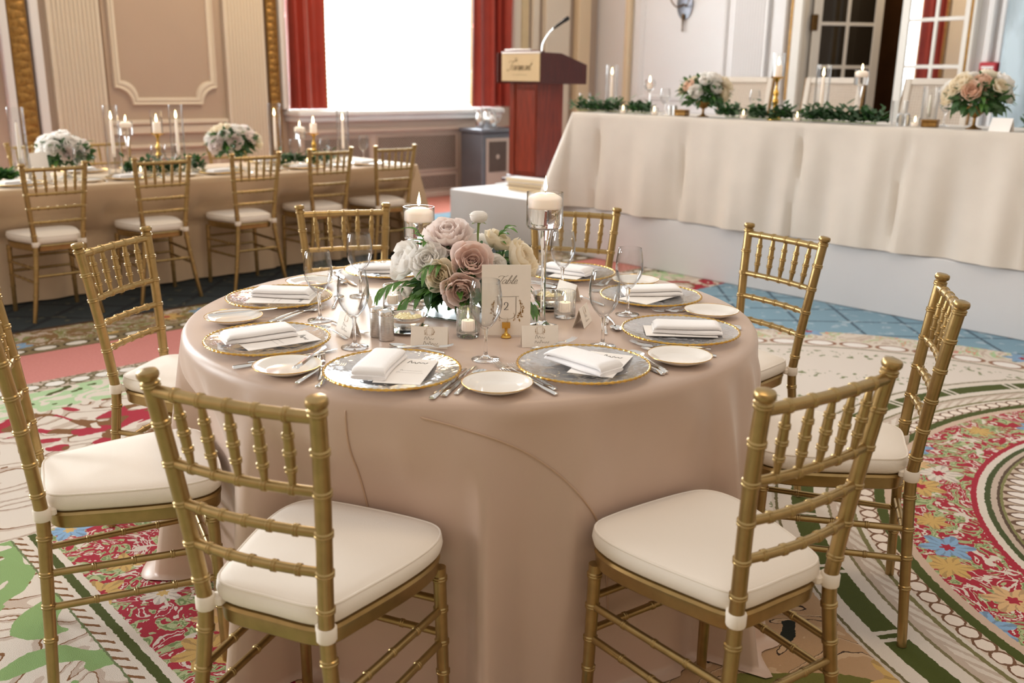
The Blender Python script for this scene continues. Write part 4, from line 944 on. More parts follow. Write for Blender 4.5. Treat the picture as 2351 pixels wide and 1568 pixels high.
# seat: kind, handle end x, y, direction (deg), scale [, height of handle end and of tip where a piece leans on its neighbour]
CUT = {'A': [('f', -0.6623, -0.2857, 58.1, 0.94), ('f', -0.7207, -0.2829, 28, 0.94, 0.004, 0.004), ('f', -0.6944, -0.3238, 38.6, 0.94), ('k', -0.5563, -0.5442, 31.2, 0.9), ('k', -0.5279, -0.5476, 31.5, 0.9), ('s', -0.4992, -0.5538, 29.4, 0.88), ('s', -0.3237, -0.2976, 112.7, 0.78), ('d', -0.4081, -0.1828, -40.9, 0.8, 0, 0.009)],
 'B': [('f', -0.321, -0.6332, 79.9, 1), ('f', -0.318, -0.6706, 76.4, 1), ('f', -0.3399, -0.6954, 82.3, 1), ('k', -0.0547, -0.754, 76, 0.86), ('k', -0.0404, -0.7529, 74.7, 0.86), ('s', -0.0233, -0.7346, 69.1, 0.82), ('s', -0.0409, -0.4621, 151.5, 0.58), ('d', -0.1639, -0.445, 4.9, 0.8, 0, 0.009)],
 'C': [('f', 0.189, -0.7079, 128.4, 0.92, 0.005, 0.005), ('f', 0.1615, -0.7448, 118.8, 0.92), ('f', 0.1494, -0.7024, 105.7, 0.92), ('k', 0.4286, -0.6348, 114, 0.9), ('k', 0.4396, -0.625, 113, 0.9), ('d', 0.1073, -0.4319, 41.3, 0.8), ('s', 0.2608, -0.3032, -128.8, 0.85)],
 'D': [('f', 0.6183, -0.4398, 164.4, 1), ('f', 0.586, -0.4182, 161.1, 1), ('k', 0.6488, -0.1602, 150.1, 0.86), ('k', 0.6513, -0.1461, 148.7, 0.86), ('s', 0.3503, -0.2101, 81.9, 0.8)],
 'G': [('f', -0.4995, 0.242, 20, 1), ('f', -0.4787, 0.2303, 18.7, 1), ('k', -0.6095, 0.2334, -22, 0.9), ('s', -0.28, 0.27, 50, 0.8)],
 'H': [('k', -0.7689, -0.084, -8.1, 0.9), ('k', -0.7274, -0.075, -7.3, 0.9), ('s', -0.433, -0.036, 84, 0.75), ('d', -0.3688, 0.135, -89, 0.86)],
 'E': [('f', 0.72, 0.0159, 190.4, 1), ('f', 0.7148, 0.0358, 189.8, 1), ('k', 0.64, 0.32, 200, 0.9), ('s', 0.4088, 0.2026, -75.2, 0.85), ('d', 0.4231, 0.0601, 101.6, 0.86), ('s', 0.3785, 0.2025, -81.3, 0.8)],
 'F': [('f', 0.329, 0.6396, -105.4, 1), ('k', 0, 0.7, -105, 0.9), ('s', -0.03, 0.69, -105, 0.88), ('d', 0, 0.4, 10, 0.86)]}
for k, lst in CUT.items():
    seen = {}
    for kd, hx, hy, an, sc, *ln in lst:
        seen[kd] = seen.get(kd, 0) + 1; tot = sum(1 for q in lst if q[0] == kd)
        pos_ = '' if tot == 1 else ('innermost ', 'middle ', 'outermost ')[seen[kd] - 1] if tot == 3 else ({'s': ('outer ', 'dessert ')}.get(kd, ('inner ', 'outer '))[seen[kd] - 1])
        nmk = {'f': 'forks', 'k': 'knives', 's': 'spoons', 'd': 'dessert forks'}[kd]
        lay(kd, hx, hy, an, '%ssilver %s laid for the seat %s' % (pos_, nmk[:-1] if kd != 'k' else 'knife', CUE[k]), nmk + GR, sc, None, tuple(ln) or (0.0, 0.0))
lay('b', -.695, -.232, 38, 'butter knife on the bread plate left of the charger before the shakers', 'butter knives' + GR, .95, ZS + 0.0178)
lay('b', -.626, .339, -11, 'butter knife on the bread plate left of the charger facing the carpet band', 'butter knives' + GR, .95, ZS + 0.0178)
for gx, gy, lab in ((-0.456, -0.108, 'empty wine glass nearest the salt and pepper shakers'), (-0.378, 0.18, 'empty wine glass behind the charger facing the pink carpet band'), (-0.127, 0.356, 'empty wine glass before the gold chair by the long table'), (-0.278, -0.396, 'empty wine glass in front of the table number card'), (0.392, 0.006, 'empty wine glass beside the tall floating candle'), (0.324, -0.322, 'empty wine glass before the charger facing the riser'), (0.021, -0.5, 'empty wine glass behind the forks by the tent cards')):
    wine_glass(gx, gy, ZS, lab, 'wine glasses' + GR, 0.98)

# ------------------------------------------------------------------ candles
D_FLAME = shared('flame', lathe([(0.0005, 0.0), (0.0042, 0.004), (0.0056, 0.010), (0.0046, 0.019), (0.0022, 0.030), (0.0003, 0.040)], 10), 'flame')
def flame(parent, z, s=1.0, tilt=0.12):
    w = obj('wick', tube([(0, 0, z - 0.004), (0.0005, 0, z + 0.006)], 0.0009, 6), 'wick', parent)
    f = obj('flame', D_FLAME, parent=parent, loc=(0, 0, z + 0.003)); f.scale = (s, s, s); f.rotation_euler = (0, tilt, 0.6); return f
def floating_candle(x, y, z, H, label, group=None, r=0.042, cup=0.095):
    """glass cup on a tall stem, with water and a floating wax disc"""
    t = thing('candle_holder', label, 'candle holder', (x, y, z), group=group); c0 = H - cup
    obj('stem', lathe([(0.0005, 0), (0.042, 0), (0.043, 0.002), (0.03, 0.006), (0.014, 0.011), (0.0085, 0.022), (0.007, 0.05), (0.0065, (c0) * 0.6), (0.0085, c0 - 0.05), (0.014, c0 - 0.02), (0.017, c0 - 0.004), (0.0005, c0 - 0.002)], 28), 'crystal', t, angle=70)
    obj('cup', lathe([(0.0005, c0 - 0.001), (r * 0.7, c0 - 0.001), (r * 0.93, c0 + 0.002), (r, c0 + 0.01), (r, H), (r - 0.0022, H), (r - 0.0022, c0 + 0.011), (r * 0.9, c0 + 0.005), (0.0005, c0 + 0.004)], 40), 'glass', t, angle=60)
    wt = H - 0.030
    obj('water', lathe([(0.0005, c0 + 0.0055), (r * 0.88, c0 + 0.006), (r - 0.003, c0 + 0.012), (r - 0.003, wt), (0.0005, wt)], 36), 'water', t, angle=60)
    cd = obj('floating_wax', lathe([(0.0005, wt - 0.012), (r * 0.86, wt - 0.012), (r * 0.95, wt - 0.008), (r * 0.95, wt + 0.012), (r * 0.86, wt + 0.018), (r * 0.5, wt + 0.027), (r * 0.15, wt + 0.029), (0.0005, wt + 0.028)], 32), 'wax_glow', t, angle=60)
    flame(cd, wt + 0.029); return t
floating_candle(0.041, -0.264, ZS, 0.362, 'taller glass floating candle holder beside the table number card', None, 0.048)
floating_candle(-0.041, 0.171, ZS, 0.285, 'shorter glass floating candle holder behind the white flowers', None, 0.0455)
def ribbed(r, h, n=24, d=0.0014):
    rows = []
    prof = [(r * 0.96, 0.0), (r, 0.004), (r, h * 0.5), (r, h - 0.002), (r - 0.001, h), (r - 0.003, h), (r - 0.0032, h - 0.003), (r - 0.0032, 0.016)]
    for i, (rr, z) in enumerate(prof):
        k = d if i in (1, 2, 3) else 0
        rows.append([((rr + k * math.cos(n * 2 * PI * j / 96)) * math.cos(2 * PI * j / 96), (rr + k * math.cos(n * 2 * PI * j / 96)) * math.sin(2 * PI * j / 96), z) for j in range(96)])
    return loft(rows)
D_RIB = shared('ribbed_cup', ribbed(0.029, 0.076), 'glass_ribbed', angle=70)
D_VBASE = shared('thick_base', lathe([(0.0005, 0.001), (0.026, 0.001), (0.0275, 0.004), (0.0255, 0.014), (0.0005, 0.0155)], 32), 'crystal')
def votive(x, y, z, label, group, s=1.0):
    t = thing('votive_candle', label, 'candle', (x, y, z), group=group); t.scale = (s, s, s)
    obj('ribbed_cup', D_RIB, parent=t); obj('thick_base', D_VBASE, parent=t)
    w = obj('wax', lathe([(0.0005, 0.0165), (0.0165, 0.0165), (0.0175, 0.0185), (0.0172, 0.041), (0.016, 0.043), (0.0005, 0.0425)], 24), 'wax_glow', t); flame(w, 0.044, 0.55, 0.0); return t
votive(-0.176, -0.21, ZS, 'lit votive in ribbed glass beside the table number card', 'votives' + GR)
votive(0.164, -0.228, ZS, 'lit votive in ribbed glass behind the side-on tent card', 'votives' + GR)
votive(-0.145, 0.164, ZS, 'lit votive in ribbed glass behind the butter dish', 'votives' + GR, 0.93)

# ------------------------------------------------------------------ cards, shakers, butter
def tent_card(x, y, rz, label, seed, names=True, w=0.092, h=0.052, d=0.034):
    t = thing('place_card', label, 'place card', (x, y, ZS), rz, 'tent place cards' + GR)
    n = 0.0007
    def leaf(s): return ([(-w / 2, s * d / 2, 0), (w / 2, s * d / 2, 0), (w / 2, 0, h), (-w / 2, 0, h), (-w / 2, s * (d / 2 - n * 2), 0), (w / 2, s * (d / 2 - n * 2), 0), (w / 2, 0, h - n * 2), (-w / 2, 0, h - n * 2)], [(0, 1, 2, 3), (7, 6, 5, 4), (0, 4, 5, 1), (1, 5, 6, 2), (3, 7, 4, 0)])
    obj('front_leaf', leaf(-1), 'paper', t, smooth=False); obj('back_leaf', leaf(1), 'paper', t, smooth=False)
    tilt = math.atan2(d / 2, h); L = math.hypot(h, d / 2)
    R = Matrix.Translation((0, -d / 2 - 0.0006, 0)) @ Matrix.Rotation(-tilt, 4, 'X')
    c1, c2 = crest(0, L * 0.78, 0.0085, seed, 0.0, 0.0005)
    obj('crest_print', xf(merge(c1, c2), R), 'ink_gold', t, smooth=False)
    obj('name_print', xf(merge(scribble(0.024, 0.006, 7, 0.0007, 0, L * 0.42, seed), scribble(0.036, 0.006, 11, 0.0007, 0.004, L * 0.2, seed + 9)), R), 'ink_grey', t, smooth=False)
    return t
camang = math.atan2(-0.734, 0.679)
tent_card(-0.313, -0.225, math.radians(-46), 'tent place card with gold crest beside the silver shakers', 11)
tent_card(-0.095, -0.392, math.radians(-36), 'tent place card with gold crest in front of the tall candle stem', 23)
tent_card(0.144, -0.315, math.radians(30), 'tent place card turned side on before the ribbed votive', 35)
tent_card(0.335, -0.075, math.radians(80), 'white tent card behind the ribbed votive near the tall candle', 47)
tent_card(-0.395, 0.014, math.radians(-100), 'tent place card behind the wine glass and silver shakers', 59)
tent_card(-0.185, 0.245, math.radians(-130), 'tent place card left of the ribbed votive behind the butter dish', 61)
tent_card(0.010, 0.275, math.radians(165), 'tent place card behind the drooping leaves and shorter candle', 73)
# table number card in its little brass holder
t = thing('table_number_card', 'cream table number card reading Table 2 in a brass holder', 'card', (-0.100, -0.272, ZS), math.radians(-40))
obj('card', box(-0.063, 0.063, -0.001, 0.001, 0.003, 0.188), 'paper', t, smooth=False)
obj('table_lettering', script('Table', 0.021, 0.0010, 0.004, 0.139, 0.5, -0.0018), 'ink_grey', t, smooth=False)
two = ribbon([(-0.0045, 0.083), (-0.0042, 0.0875), (-0.0005, 0.0905), (0.004, 0.088), (0.0042, 0.083), (0.0015, 0.0775), (-0.0052, 0.0705)], 0.0016, -0.0018, 6)
two2 = ribbon([(-0.0052, 0.0705), (0.0, 0.0705), (0.0058, 0.071)], 0.0022, -0.0018, 3)
obj('number_two', merge(two, two2), 'ink_dark', t, smooth=False)
c1, c2 = crest(0.002, 0.076, 0.029, 5, -0.0018, 0.0011)
obj('crest_outline', c1, 'ink_grey', t, smooth=False); obj('crest_sprigs', c2, 'ink_gold', t, smooth=False)
hb = obj('brass_holder', merge(tr(lathe([(0.0005, 0), (0.0135, 0), (0.0138, 0.002), (0.0115, 0.0045), (0.011, 0.007), (0.0065, 0.0095), (0.0038, 0.013), (0.0036, 0.022), (0.0045, 0.024), (0.0005, 0.025)], 20), 0, -0.0125, 0), tr(prism([(-0.0105, -0.004), (0.0105, -0.004), (0.0105, 0.004), (-0.0105, 0.004)], 0, 0.015), 0, -0.0085, 0.024)), 'brass', t)
# salt and pepper
for q, (x, y) in enumerate(((-0.356, -0.102), (-0.352, -0.058))):
    s = thing('salt_shaker' if q else 'pepper_shaker', 'brushed silver cylinder shaker %s' % ('behind the other, next to the butter dish' if q else 'in front of the other, by the tent card'), 'shaker', (x, y, ZS), group='silver shakers')
    obj('body', lathe([(0.0005, 0), (0.0190, 0), (0.0195, 0.001), (0.0195, 0.062), (0.0188, 0.064), (0.0005, 0.064)], 32), 'silver_brushed', s)
    cp = obj('cap', lathe([(0.0190, 0.064), (0.0195, 0.0655), (0.0195, 0.071), (0.0172, 0.076), (0.0105, 0.079), (0.0005, 0.080)], 32), 'silver', s)
    for k in range(5): obj('hole', tr(lathe([(0.0005, -0.0004), (0.0011, 0.0), (0.0005, 0.0004)], 6), 0.005 * math.cos(k * 1.257), 0.005 * math.sin(k * 1.257), 0.0796), 'wick', cp)
def butter_dish(x, y, label):
    b = thing('butter_dish', label, 'butter dish', (x, y, ZS))
    obj('saucer', lathe([(0.0005, 0.0), (0.036, 0.0), (0.058, 0.006), (0.0585, 0.0075), (0.04, 0.003), (0.0005, 0.003)], 40), 'silver', b, angle=60)
    obj('bowl', lathe([(0.0005, 0.004), (0.024, 0.004), (0.027, 0.007), (0.038, 0.016), (0.047, 0.033), (0.0495, 0.042), (0.0515, 0.0435), (0.0515, 0.045), (0.048, 0.0445), (0.0445, 0.033), (0.036, 0.019), (0.0005, 0.013)], 40), 'silver', b, angle=60)
    r = random.Random(3)
    for k in range(6):
        a = k * 1.05; rr = 0.019 if k else 0
        obj('butter_curl', tr(merge(*[tr(tube([(0.012 * math.cos(u * 0.9) * (1 - 0.02 * u), 0.006 * v, 0.005 * math.sin(u * 0.9)) for u in range(6)], 0.006, 7), 0, (v - 1) * 0.0045, 0) for v in range(3)]), rr * math.cos(a), rr * math.sin(a), 0.033 + 0.004 * r.random(), rz=a), 'butter', b)
    return b
butter_dish(-0.263, -0.068, 'small silver butter dish with butter curls behind the shakers')
butter_dish(0.206, -0.122, 'silver dish half hidden behind the table number card and candle stem')
# mirror tile under the flowers
mt_ = thing('mirror_tile', 'square mirror tile under the flowers on the round table', 'mirror', (0.0, 0.0, ZS), math.radians(20))
obj('glass', box(-0.125, 0.125, -0.125, 0.125, 0.0, 0.003), 'mirror_tile', mt_, smooth=False); obj('polished_edge', moulding_frame(-0.126, 0.126, -0.126, 0.126, 0.01, 0.004, 0.001, False), 'silver', mt_); mt_.children[1].rotation_euler = (-PI / 2, 0, 0); mt_.children[1].location = (0, 0, 0.003)

# ------------------------------------------------------------------ flowers
def petal(w, l, cup, curl, seed, n=5):
    r = random.Random(seed); a0 = r.uniform(0, 6)
    def f(u, v):
        x = (u - 0.5) * w * (0.35 + 0.65 * math.sin(PI * min(1, v * 0.62 + 0.12)) ** 0.8) * 1.15
        k = (u - 0.5) * 2
        y = cup * k * k * w * 0.5 - curl * l * max(0, v - 0.62) ** 2 * 2.2
        return (x, y + 0.02 * l * math.sin(a0 + u * 7 + v * 3), v * l * (1 - 0.10 * k * k) + 0.03 * l * math.sin(a0 + u * 9) * v)
    return grid(f, n, n)
def bloom(R, layers, seed, ruffle=False):
    """rose-like bloom opening towards +z: list of (count, base radius, tilt, length, width, curl) scaled by R"""
    r = random.Random(seed); ms = []
    for li, (cnt, br, tilt, l, w, curl) in enumerate(layers):
        off = r.uniform(0, 6)
        for k in range(cnt):
            a = off + 2 * PI * k / cnt + r.uniform(-0.15, 0.15); p = petal(w * R * r.uniform(0.9, 1.1), l * R * r.uniform(0.92, 1.08), -0.55, curl, seed * 100 + li * 10 + k)
            p = tr(p, rx=-(tilt + r.uniform(-0.08, 0.08)))       # lean outwards (+y)
            p = tr(p, 0, br * R, 0.12 * R * (1 if tilt < 0.8 else 0.3) - 0.1 * R, 0)
            ms.append(tr(p, rz=a))
    return merge(*ms)
ROSE_L = [(3, 0.03, -0.12, 0.62, 0.34, 0.0), (4, 0.10, 0.0, 0.68, 0.46, 0.05), (5, 0.18, 0.16, 0.74, 0.56, 0.15), (5, 0.25, 0.38, 0.84, 0.68, 0.35), (6, 0.28, 0.68, 0.95, 0.82, 0.5), (6, 0.28, 1.0, 1.0, 0.95, 0.5)]
PEONY_L = [(7, 0.05, 0.0, 0.8, 0.4, 0.1), (9, 0.14, 0.22, 0.85, 0.45, 0.25), (10, 0.2, 0.48, 0.9, 0.5, 0.4), (9, 0.25, 0.78, 0.95, 0.62, 0.4), (8, 0.25, 1.08, 1.0, 0.78, 0.4), (7, 0.25, 1.4, 0.95, 0.85, 0.2)]
def leaf_ms(l, w, bend=0.25, fold=0.22):
    def f(u, v):
        k = (u - 0.5) * 2; ww = w * math.sin(PI * (v * 0.93 + 0.035)) ** 0.9 * (1.25 - 0.5 * v)
        return (k * ww / 2, v * l, -bend * l * v * v + abs(k) * ww * fold)
    return grid(f, 4, 8)
LEAVES = [shared('leaf', leaf_ms(0.062, 0.021, 0.25), 'leaf_green', angle=80), shared('leaf', leaf_ms(0.055, 0.024, 0.4), 'leaf_dark', angle=80), shared('leaf', leaf_ms(0.075, 0.02, 0.45), 'leaf_green', angle=80), shared('leaf', leaf_ms(0.06, 0.036, 0.3), 'leaf_dark', angle=80)]
def orient(o, d, roll=0.0):
    q = Vector(d).to_track_quat('Z', 'Y'); o.rotation_mode = 'QUATERNION'
    from mathutils import Quaternion
    o.rotation_quaternion = q @ Quaternion((0, 0, 1), roll)
def orient_leaf(o, d, upv=(0, 0, 1)):
    y = Vector(d).normalized(); z = Vector(upv); z = (z - y * z.dot(y)); z = z.normalized() if z.length > 1e-3 else y.orthogonal().normalized(); x = y.cross(z)
    o.rotation_mode = 'QUATERNION'; o.rotation_quaternion = Matrix((x, y, z)).transposed().to_quaternion()
CV = -FW.copy(); CR = RT.copy()
Hf = Vector((FW.x, FW.y, 0)).normalized(); Rr = Vector((RT.x, RT.y, 0)).normalized()
fa = thing('flower_arrangement', 'low arrangement of white and mauve roses with dark leaves on the round table', 'flowers', (0.0, 0.0, ZS + 0.003))
obj('compote_bowl', lathe([(0.0005, 0), (0.038, 0), (0.04, 0.003), (0.02, 0.008), (0.010, 0.016), (0.010, 0.03), (0.03, 0.042), (0.058, 0.058), (0.066, 0.078), (0.062, 0.078), (0.05, 0.06), (0.0005, 0.05)], 32), 'porcelain', fa)
def pt(r, u, f): return Rr * r + Vector((0, 0, u)) + Hf * f      # right, up, away
BL = [  # name, material, radius, layers, right, up, away, facing (right, up, toward the chair side)
 ('rose', 'petal_mauve', 0.060, ROSE_L, 0.012, 0.150, -0.085, (0.15, 0.45, 0.85), 1), ('peony', 'petal_blush', 0.068, PEONY_L, -0.050, 0.192, 0.0, (-0.1, 0.9, 0.5), 2),
 ('rose', 'petal_white', 0.062, ROSE_L, -0.150, 0.135, -0.01, (-0.8, 0.45, 0.4), 3), ('rose', 'petal_white', 0.050, PEONY_L, -0.098, 0.145, -0.065, (-0.3, 0.6, 0.75), 4),
 ('rose', 'petal_cream', 0.048, ROSE_L, -0.060, 0.118, -0.095, (-0.3, 0.2, 0.9), 5), ('rose', 'petal_cream', 0.060, ROSE_L, 0.130, 0.140, -0.01, (0.8, 0.5, 0.3), 6),
 ('rose', 'petal_cream', 0.046, ROSE_L, 0.075, 0.178, 0.03, (0.4, 0.85, 0.1), 7), ('rose', 'petal_mauve', 0.055, ROSE_L, -0.010, 0.090, -0.115, (0.0, -0.1, 1.0), 8),
 ('rose', 'petal_white', 0.036, ROSE_L, 0.070, 0.138, -0.07, (0.5, 0.4, 0.7), 9), ('rose', 'petal_white', 0.05, ROSE_L, 0.02, 0.15, 0.10, (0.1, 0.6, -0.8), 10), ('peony', 'petal_blush', 0.048, PEONY_L, -0.035, 0.125, 0.105, (-0.5, 0.4, -0.8), 11), ('rose', 'petal_cream', 0.05, ROSE_L, 0.12, 0.11, 0.1, (0.6, 0.3, -0.7), 12), ('rose_bud', 'petal_white', 0.032, ROSE_L[:4], -0.155, 0.075, -0.075, (-0.7, -0.2, 0.7), 13)]
for nm, mat, R, lay, a, b, c, fd, sd in BL:
    o = obj(nm, bloom(R, lay, sd), mat, fa, angle=75); o.location = pt(a, b, c) ; orient(o, Rr * fd[0] + Vector((0, 0, fd[1])) - Hf * fd[2])
    if mat == 'petal_mauve':
        h = obj('heart', bloom(R * 0.62, ROSE_L[:3], sd + 50), 'petal_heart', o, angle=75)
# ranunculus standing above the rest
rn = obj('ranunculus', merge(lathe([(0.0005, 0.006), (0.012, 0.0), (0.022, 0.006), (0.0255, 0.016), (0.023, 0.026), (0.015, 0.031), (0.006, 0.029), (0.0005, 0.027)], 24), bloom(0.024, [(6, 0.55, 0.15, 1.1, 0.95, -0.3), (6, 0.7, 0.35, 1.0, 0.9, -0.4)], 77)), 'petal_white', fa, angle=75); rn.location = pt(0.030, 0.250, 0.02)
obj('sepals', merge(*[tr(leaf_ms(0.022, 0.012, 0.2), rz=k * 1.257) for k in range(5)]), 'stem_green', rn, loc=(0, 0, 0.0))
obj('stem', tube([tuple(pt(0.018, 0.12, 0.02)), tuple(pt(0.026, 0.19, 0.02)), tuple(pt(0.030, 0.254, 0.02))], 0.0034, 8), 'stem_green', fa)
rl = random.Random(8); BC = [(pt(q[4], q[5], q[6]), q[2]) for q in BL]
for k in range(260):
    a = rl.uniform(0, 2 * PI); el = rl.uniform(-0.55, 0.75); rr = rl.uniform(0.085, 0.155)
    dirv = Vector((math.cos(a) * math.cos(el), math.sin(a) * math.cos(el), math.sin(el)))
    pos = Vector((0, 0, 0.105)) + Vector((dirv.x * rr, dirv.y * rr, dirv.z * rr * 0.62)); pos.z = max(pos.z, 0.045)
    if any((pos - c).length < r_b * 0.95 for c, r_b in BC): continue
    o = obj('leaf', LEAVES[rl.randrange(4)], parent=fa); o.location = pos
    dd = dirv + Vector((rl.uniform(-.5, .5), rl.uniform(-.5, .5), rl.uniform(-.6, .25))); orient_leaf(o, dd, dirv + Vector((0, 0, 0.6)))
    s = rl.uniform(0.8, 1.25); o.scale = (s, s, s)
for k in range(75):
    a = rl.uniform(-1.9, 1.9); dh = (-Hf * math.cos(a) + Rr * math.sin(a)); pos = dh * rl.uniform(0.07, 0.135) + Vector((0, 0, rl.uniform(0.05, 0.10)))
    o = obj('leaf', LEAVES[(1, 3, 0, 1)[k % 4]], parent=fa); o.location = pos; orient_leaf(o, dh + Vector((rl.uniform(-.5, .5), rl.uniform(-.5, .5), rl.uniform(-.35, .3))), dh * 0.4 + Vector((0, 0, 1))); s = rl.uniform(0.8, 1.2); o.scale = (s, s, s)
def spray(p0, d, n, drop, seed):
    """drooping twig with paired leaves"""
    r = random.Random(seed); P = [Vector(p0)]; d = Vector(d).normalized()
    for i in range(n): P.append(P[-1] + (d + Vector((0, 0, -drop * i * i / n))).normalized() * 0.022)
    for p in P: p.z = max(p.z, 0.034)
    obj('twig', tube([tuple(p) for p in P], 0.0012, 5), 'leaf_green', fa)
    for i in range(1, n + 1):
        T = (P[i] - P[i - 1]).normalized(); side = T.cross(Vector((0, 0, 1))).normalized()
        for sg in (-1, 1):
            o = obj('leaf', LEAVES[2 if i % 2 else 0], parent=fa); o.location = P[i]; orient_leaf(o, T * 0.8 + side * sg * 0.8 + Vector((0, 0, -0.2)), (0, 0, 1)); s = r.uniform(0.55, 0.85); o.scale = (s, s, s)
spray(pt(-0.14, 0.095, -0.05), -Rr * 1 - Hf * 0.3, 5, 0.25, 1); spray(pt(-0.10, 0.07, -0.075), -Rr * 0.8 - Hf * 0.35, 4, 0.5, 2); spray(pt(-0.05, 0.15, -0.10), -Rr * 0.8 - Hf * 0.5 + Vector((0, 0, 0.1)), 3, 0.3, 3)
spray(pt(0.10, 0.07, -0.08), Rr * 0.9 - Hf * 0.3, 5, 0.5, 4); spray(pt(0.06, 0.18, 0.03), Rr * 0.6 + Vector((0, 0, 0.7)), 3, 0.0, 5); spray(pt(-0.10, 0.18, -0.03), -Rr * 0.6 - Hf * 0.3 + Vector((0, 0, 0.9)), 3, 0.0, 6); spray(pt(0.0, 0.06, -0.11), -Hf + Rr * 0.1, 4, 0.7, 7)
def inner_mass(R, n, seed, l=0.05, w=0.024, flat=0.6, cz=0.1):
    r = random.Random(seed); ms = []
    for k in range(n):
        a = r.uniform(0, 2 * PI); el = math.asin(r.uniform(-0.7, 1)); rr = R * r.uniform(0.5, 1)
        d = Vector((math.cos(a) * math.cos(el), math.sin(a) * math.cos(el), math.sin(el))); p = Vector((d.x * rr, d.y * rr, cz + d.z * rr * flat))
        y = (d + Vector((r.uniform(-1, 1), r.uniform(-1, 1), r.uniform(-1, 1))) * 0.8).normalized(); z = d - y * d.dot(y); z = z.normalized() if z.length > 1e-3 else y.orthogonal().normalized(); x = y.cross(z)
        mm = Matrix((x, y, z)).transposed().to_4x4(); mm.translation = p
        ms.append(xf(grid(lambda u, v: ((u - .5) * w * math.sin(PI * (v * .9 + .05)), v * l, -0.2 * l * v * v), 2, 4), mm @ Matrix.Scale(r.uniform(0.7, 1.2), 4)))
    return merge(*ms)
o = obj('inner_foliage', inner_mass(0.12, 320, 2, cz=0.095), 'leaf_dark', fa, angle=80); o['kind'] = 'stuff'

# nothing of the arrangement dips into the table
for ch in fa.children:
    lo = min((ch.matrix_basis @ v.co).z for v in ch.data.vertices)
    if lo < 0.001: ch.location.z += 0.001 - lo
    if not ch.name.startswith('leaf'): continue
    for it in range(20):        # leaves keep clear of the shorter candle holder behind them
        hit = False
        for v in ch.data.vertices:
            q = ch.matrix_basis @ v.co; d_ = math.hypot(q.x + 0.041, q.y - 0.171)
            if d_ < (0.051 if q.z > 0.17 else 0.047 if q.z < 0.016 else 0.021): hit = True; break
        if not hit: break
        ch.location += Vector((0.041, -0.171, 0)).normalized() * 0.006

# ------------------------------------------------------------------ background: candles, flowers and glass on the two long tables
ZL = 0.7455; ZH = 1.1565
D_CYL = shared('glass_cylinder', lathe([(0.0005, 0.0), (0.047, 0.0), (0.0485, 0.002), (0.0485, 1.0), (0.0465, 1.0), (0.0465, 0.006), (0.0005, 0.006)], 32), 'glass', angle=60)
def taper(x, y, z, H, label, group, lit=True, r=0.048, ct=0.80):
    """taper candle standing inside a tall glass cylinder"""
    t = thing('hurricane_candle', label, 'candle', (x, y, z), group=group)
    c = obj('glass_cylinder', D_CYL, parent=t); c.scale = (r / 0.0485, r / 0.0485, H)
    h = H * ct; base = H * 0.28
    obj('brass_cup', lathe([(0.0005, 0.006), (0.03, 0.006), (0.03, 0.01), (0.006, 0.014), (0.005, base - 0.02), (0.012, base - 0.015), (0.013, base + 0.01), (0.0005, base + 0.01)], 16), 'glass_ribbed', t)
    w = obj('taper', lathe([(0.0005, base - 0.01), (0.0115, base - 0.01), (0.0105, base + (h - base) * 0.5), (0.0085, h - 0.01), (0.005, h - 0.002), (0.0005, h)], 16), 'wax_glow' if lit else 'wax', t)
    if lit: flame(w, h, 1.35, 0.0)
    else: obj('wick', tube([(0, 0, h - 0.002), (0, 0, h + 0.012)], 0.001, 5), 'wick', w)
    return t
def pillar(x, y, z, stand, label, group, shade=True, ph=0.075, gold='brass'):
    """pillar candle on a turned candlestick, with a glass sleeve"""
    t = thing('candlestick', label, 'candlestick', (x, y, z), group=group); k = stand
    obj('turned_stick', lathe([(0.0005, 0), (0.047, 0), (0.048, 0.008), (0.036, 0.02 * k / 0.25), (0.034, 0.05 * k / 0.25), (0.02, 0.066 * k / 0.25), (0.012, 0.085 * k / 0.25), (0.02, 0.1 * k / 0.25), (0.021, 0.115 * k / 0.25), (0.012, 0.13 * k / 0.25), (0.019, 0.15 * k / 0.25), (0.017, 0.165 * k / 0.25), (0.0085, 0.18 * k / 0.25), (0.0085, 0.215 * k / 0.25), (0.018, 0.235 * k / 0.25), (0.044, 0.244 * k / 0.25), (0.046, k), (0.0005, k)], 28), gold, t, angle=50)
    w = obj('pillar_wax', lathe([(0.0005, k), (0.026, k), (0.027, k + 0.003), (0.027, k + ph - 0.003), (0.024, k + ph), (0.01, k + ph - 0.003), (0.0005, k + ph - 0.003)], 24), 'wax_glow', t); flame(w, k + ph - 0.001, 1.35, 0.0)
    if shade: obj('glass_sleeve', lathe([(0.040, k + 0.001), (0.0405, k + 0.155), (0.039, k + 0.155), (0.0385, k + 0.001)], 28, cap=False), 'glass', t)
    return t
GL_ = 'candles on the long table'; GH = 'candles on the head table'
taper(0.130, 4.55, ZL, 0.455, 'unlit taper in a glass cylinder at the leafy end of the long table', GL_, False)
taper(0.735, 4.60, ZL, 0.46, 'lit taper in a glass cylinder beside the small floating candle', GL_)
taper(1.187, 4.60, ZL, 0.46, 'lit taper in a glass cylinder right of the pillar on its gold stand', GL_)
taper(1.957, 4.60, ZL, 0.465, 'lit taper in a glass cylinder before the carved gilt strip', GL_)
taper(2.561, 4.60, ZL, 0.41, 'lit taper in a glass cylinder at the window end of the long table', GL_)
floating_candle(0.830, 4.60, ZL, 0.355, 'floating candle on a tall stem between taper and pillar on the long table', GL_, 0.045)
floating_candle(2.168, 4.60, ZL, 0.29, 'floating candle on a stem beside the brass pillar stand by the window', GL_, 0.045)
pillar(1.045, 4.60, ZL, 0.27, 'pillar candle in a glass sleeve on a brass stand by the wall panel', GL_)
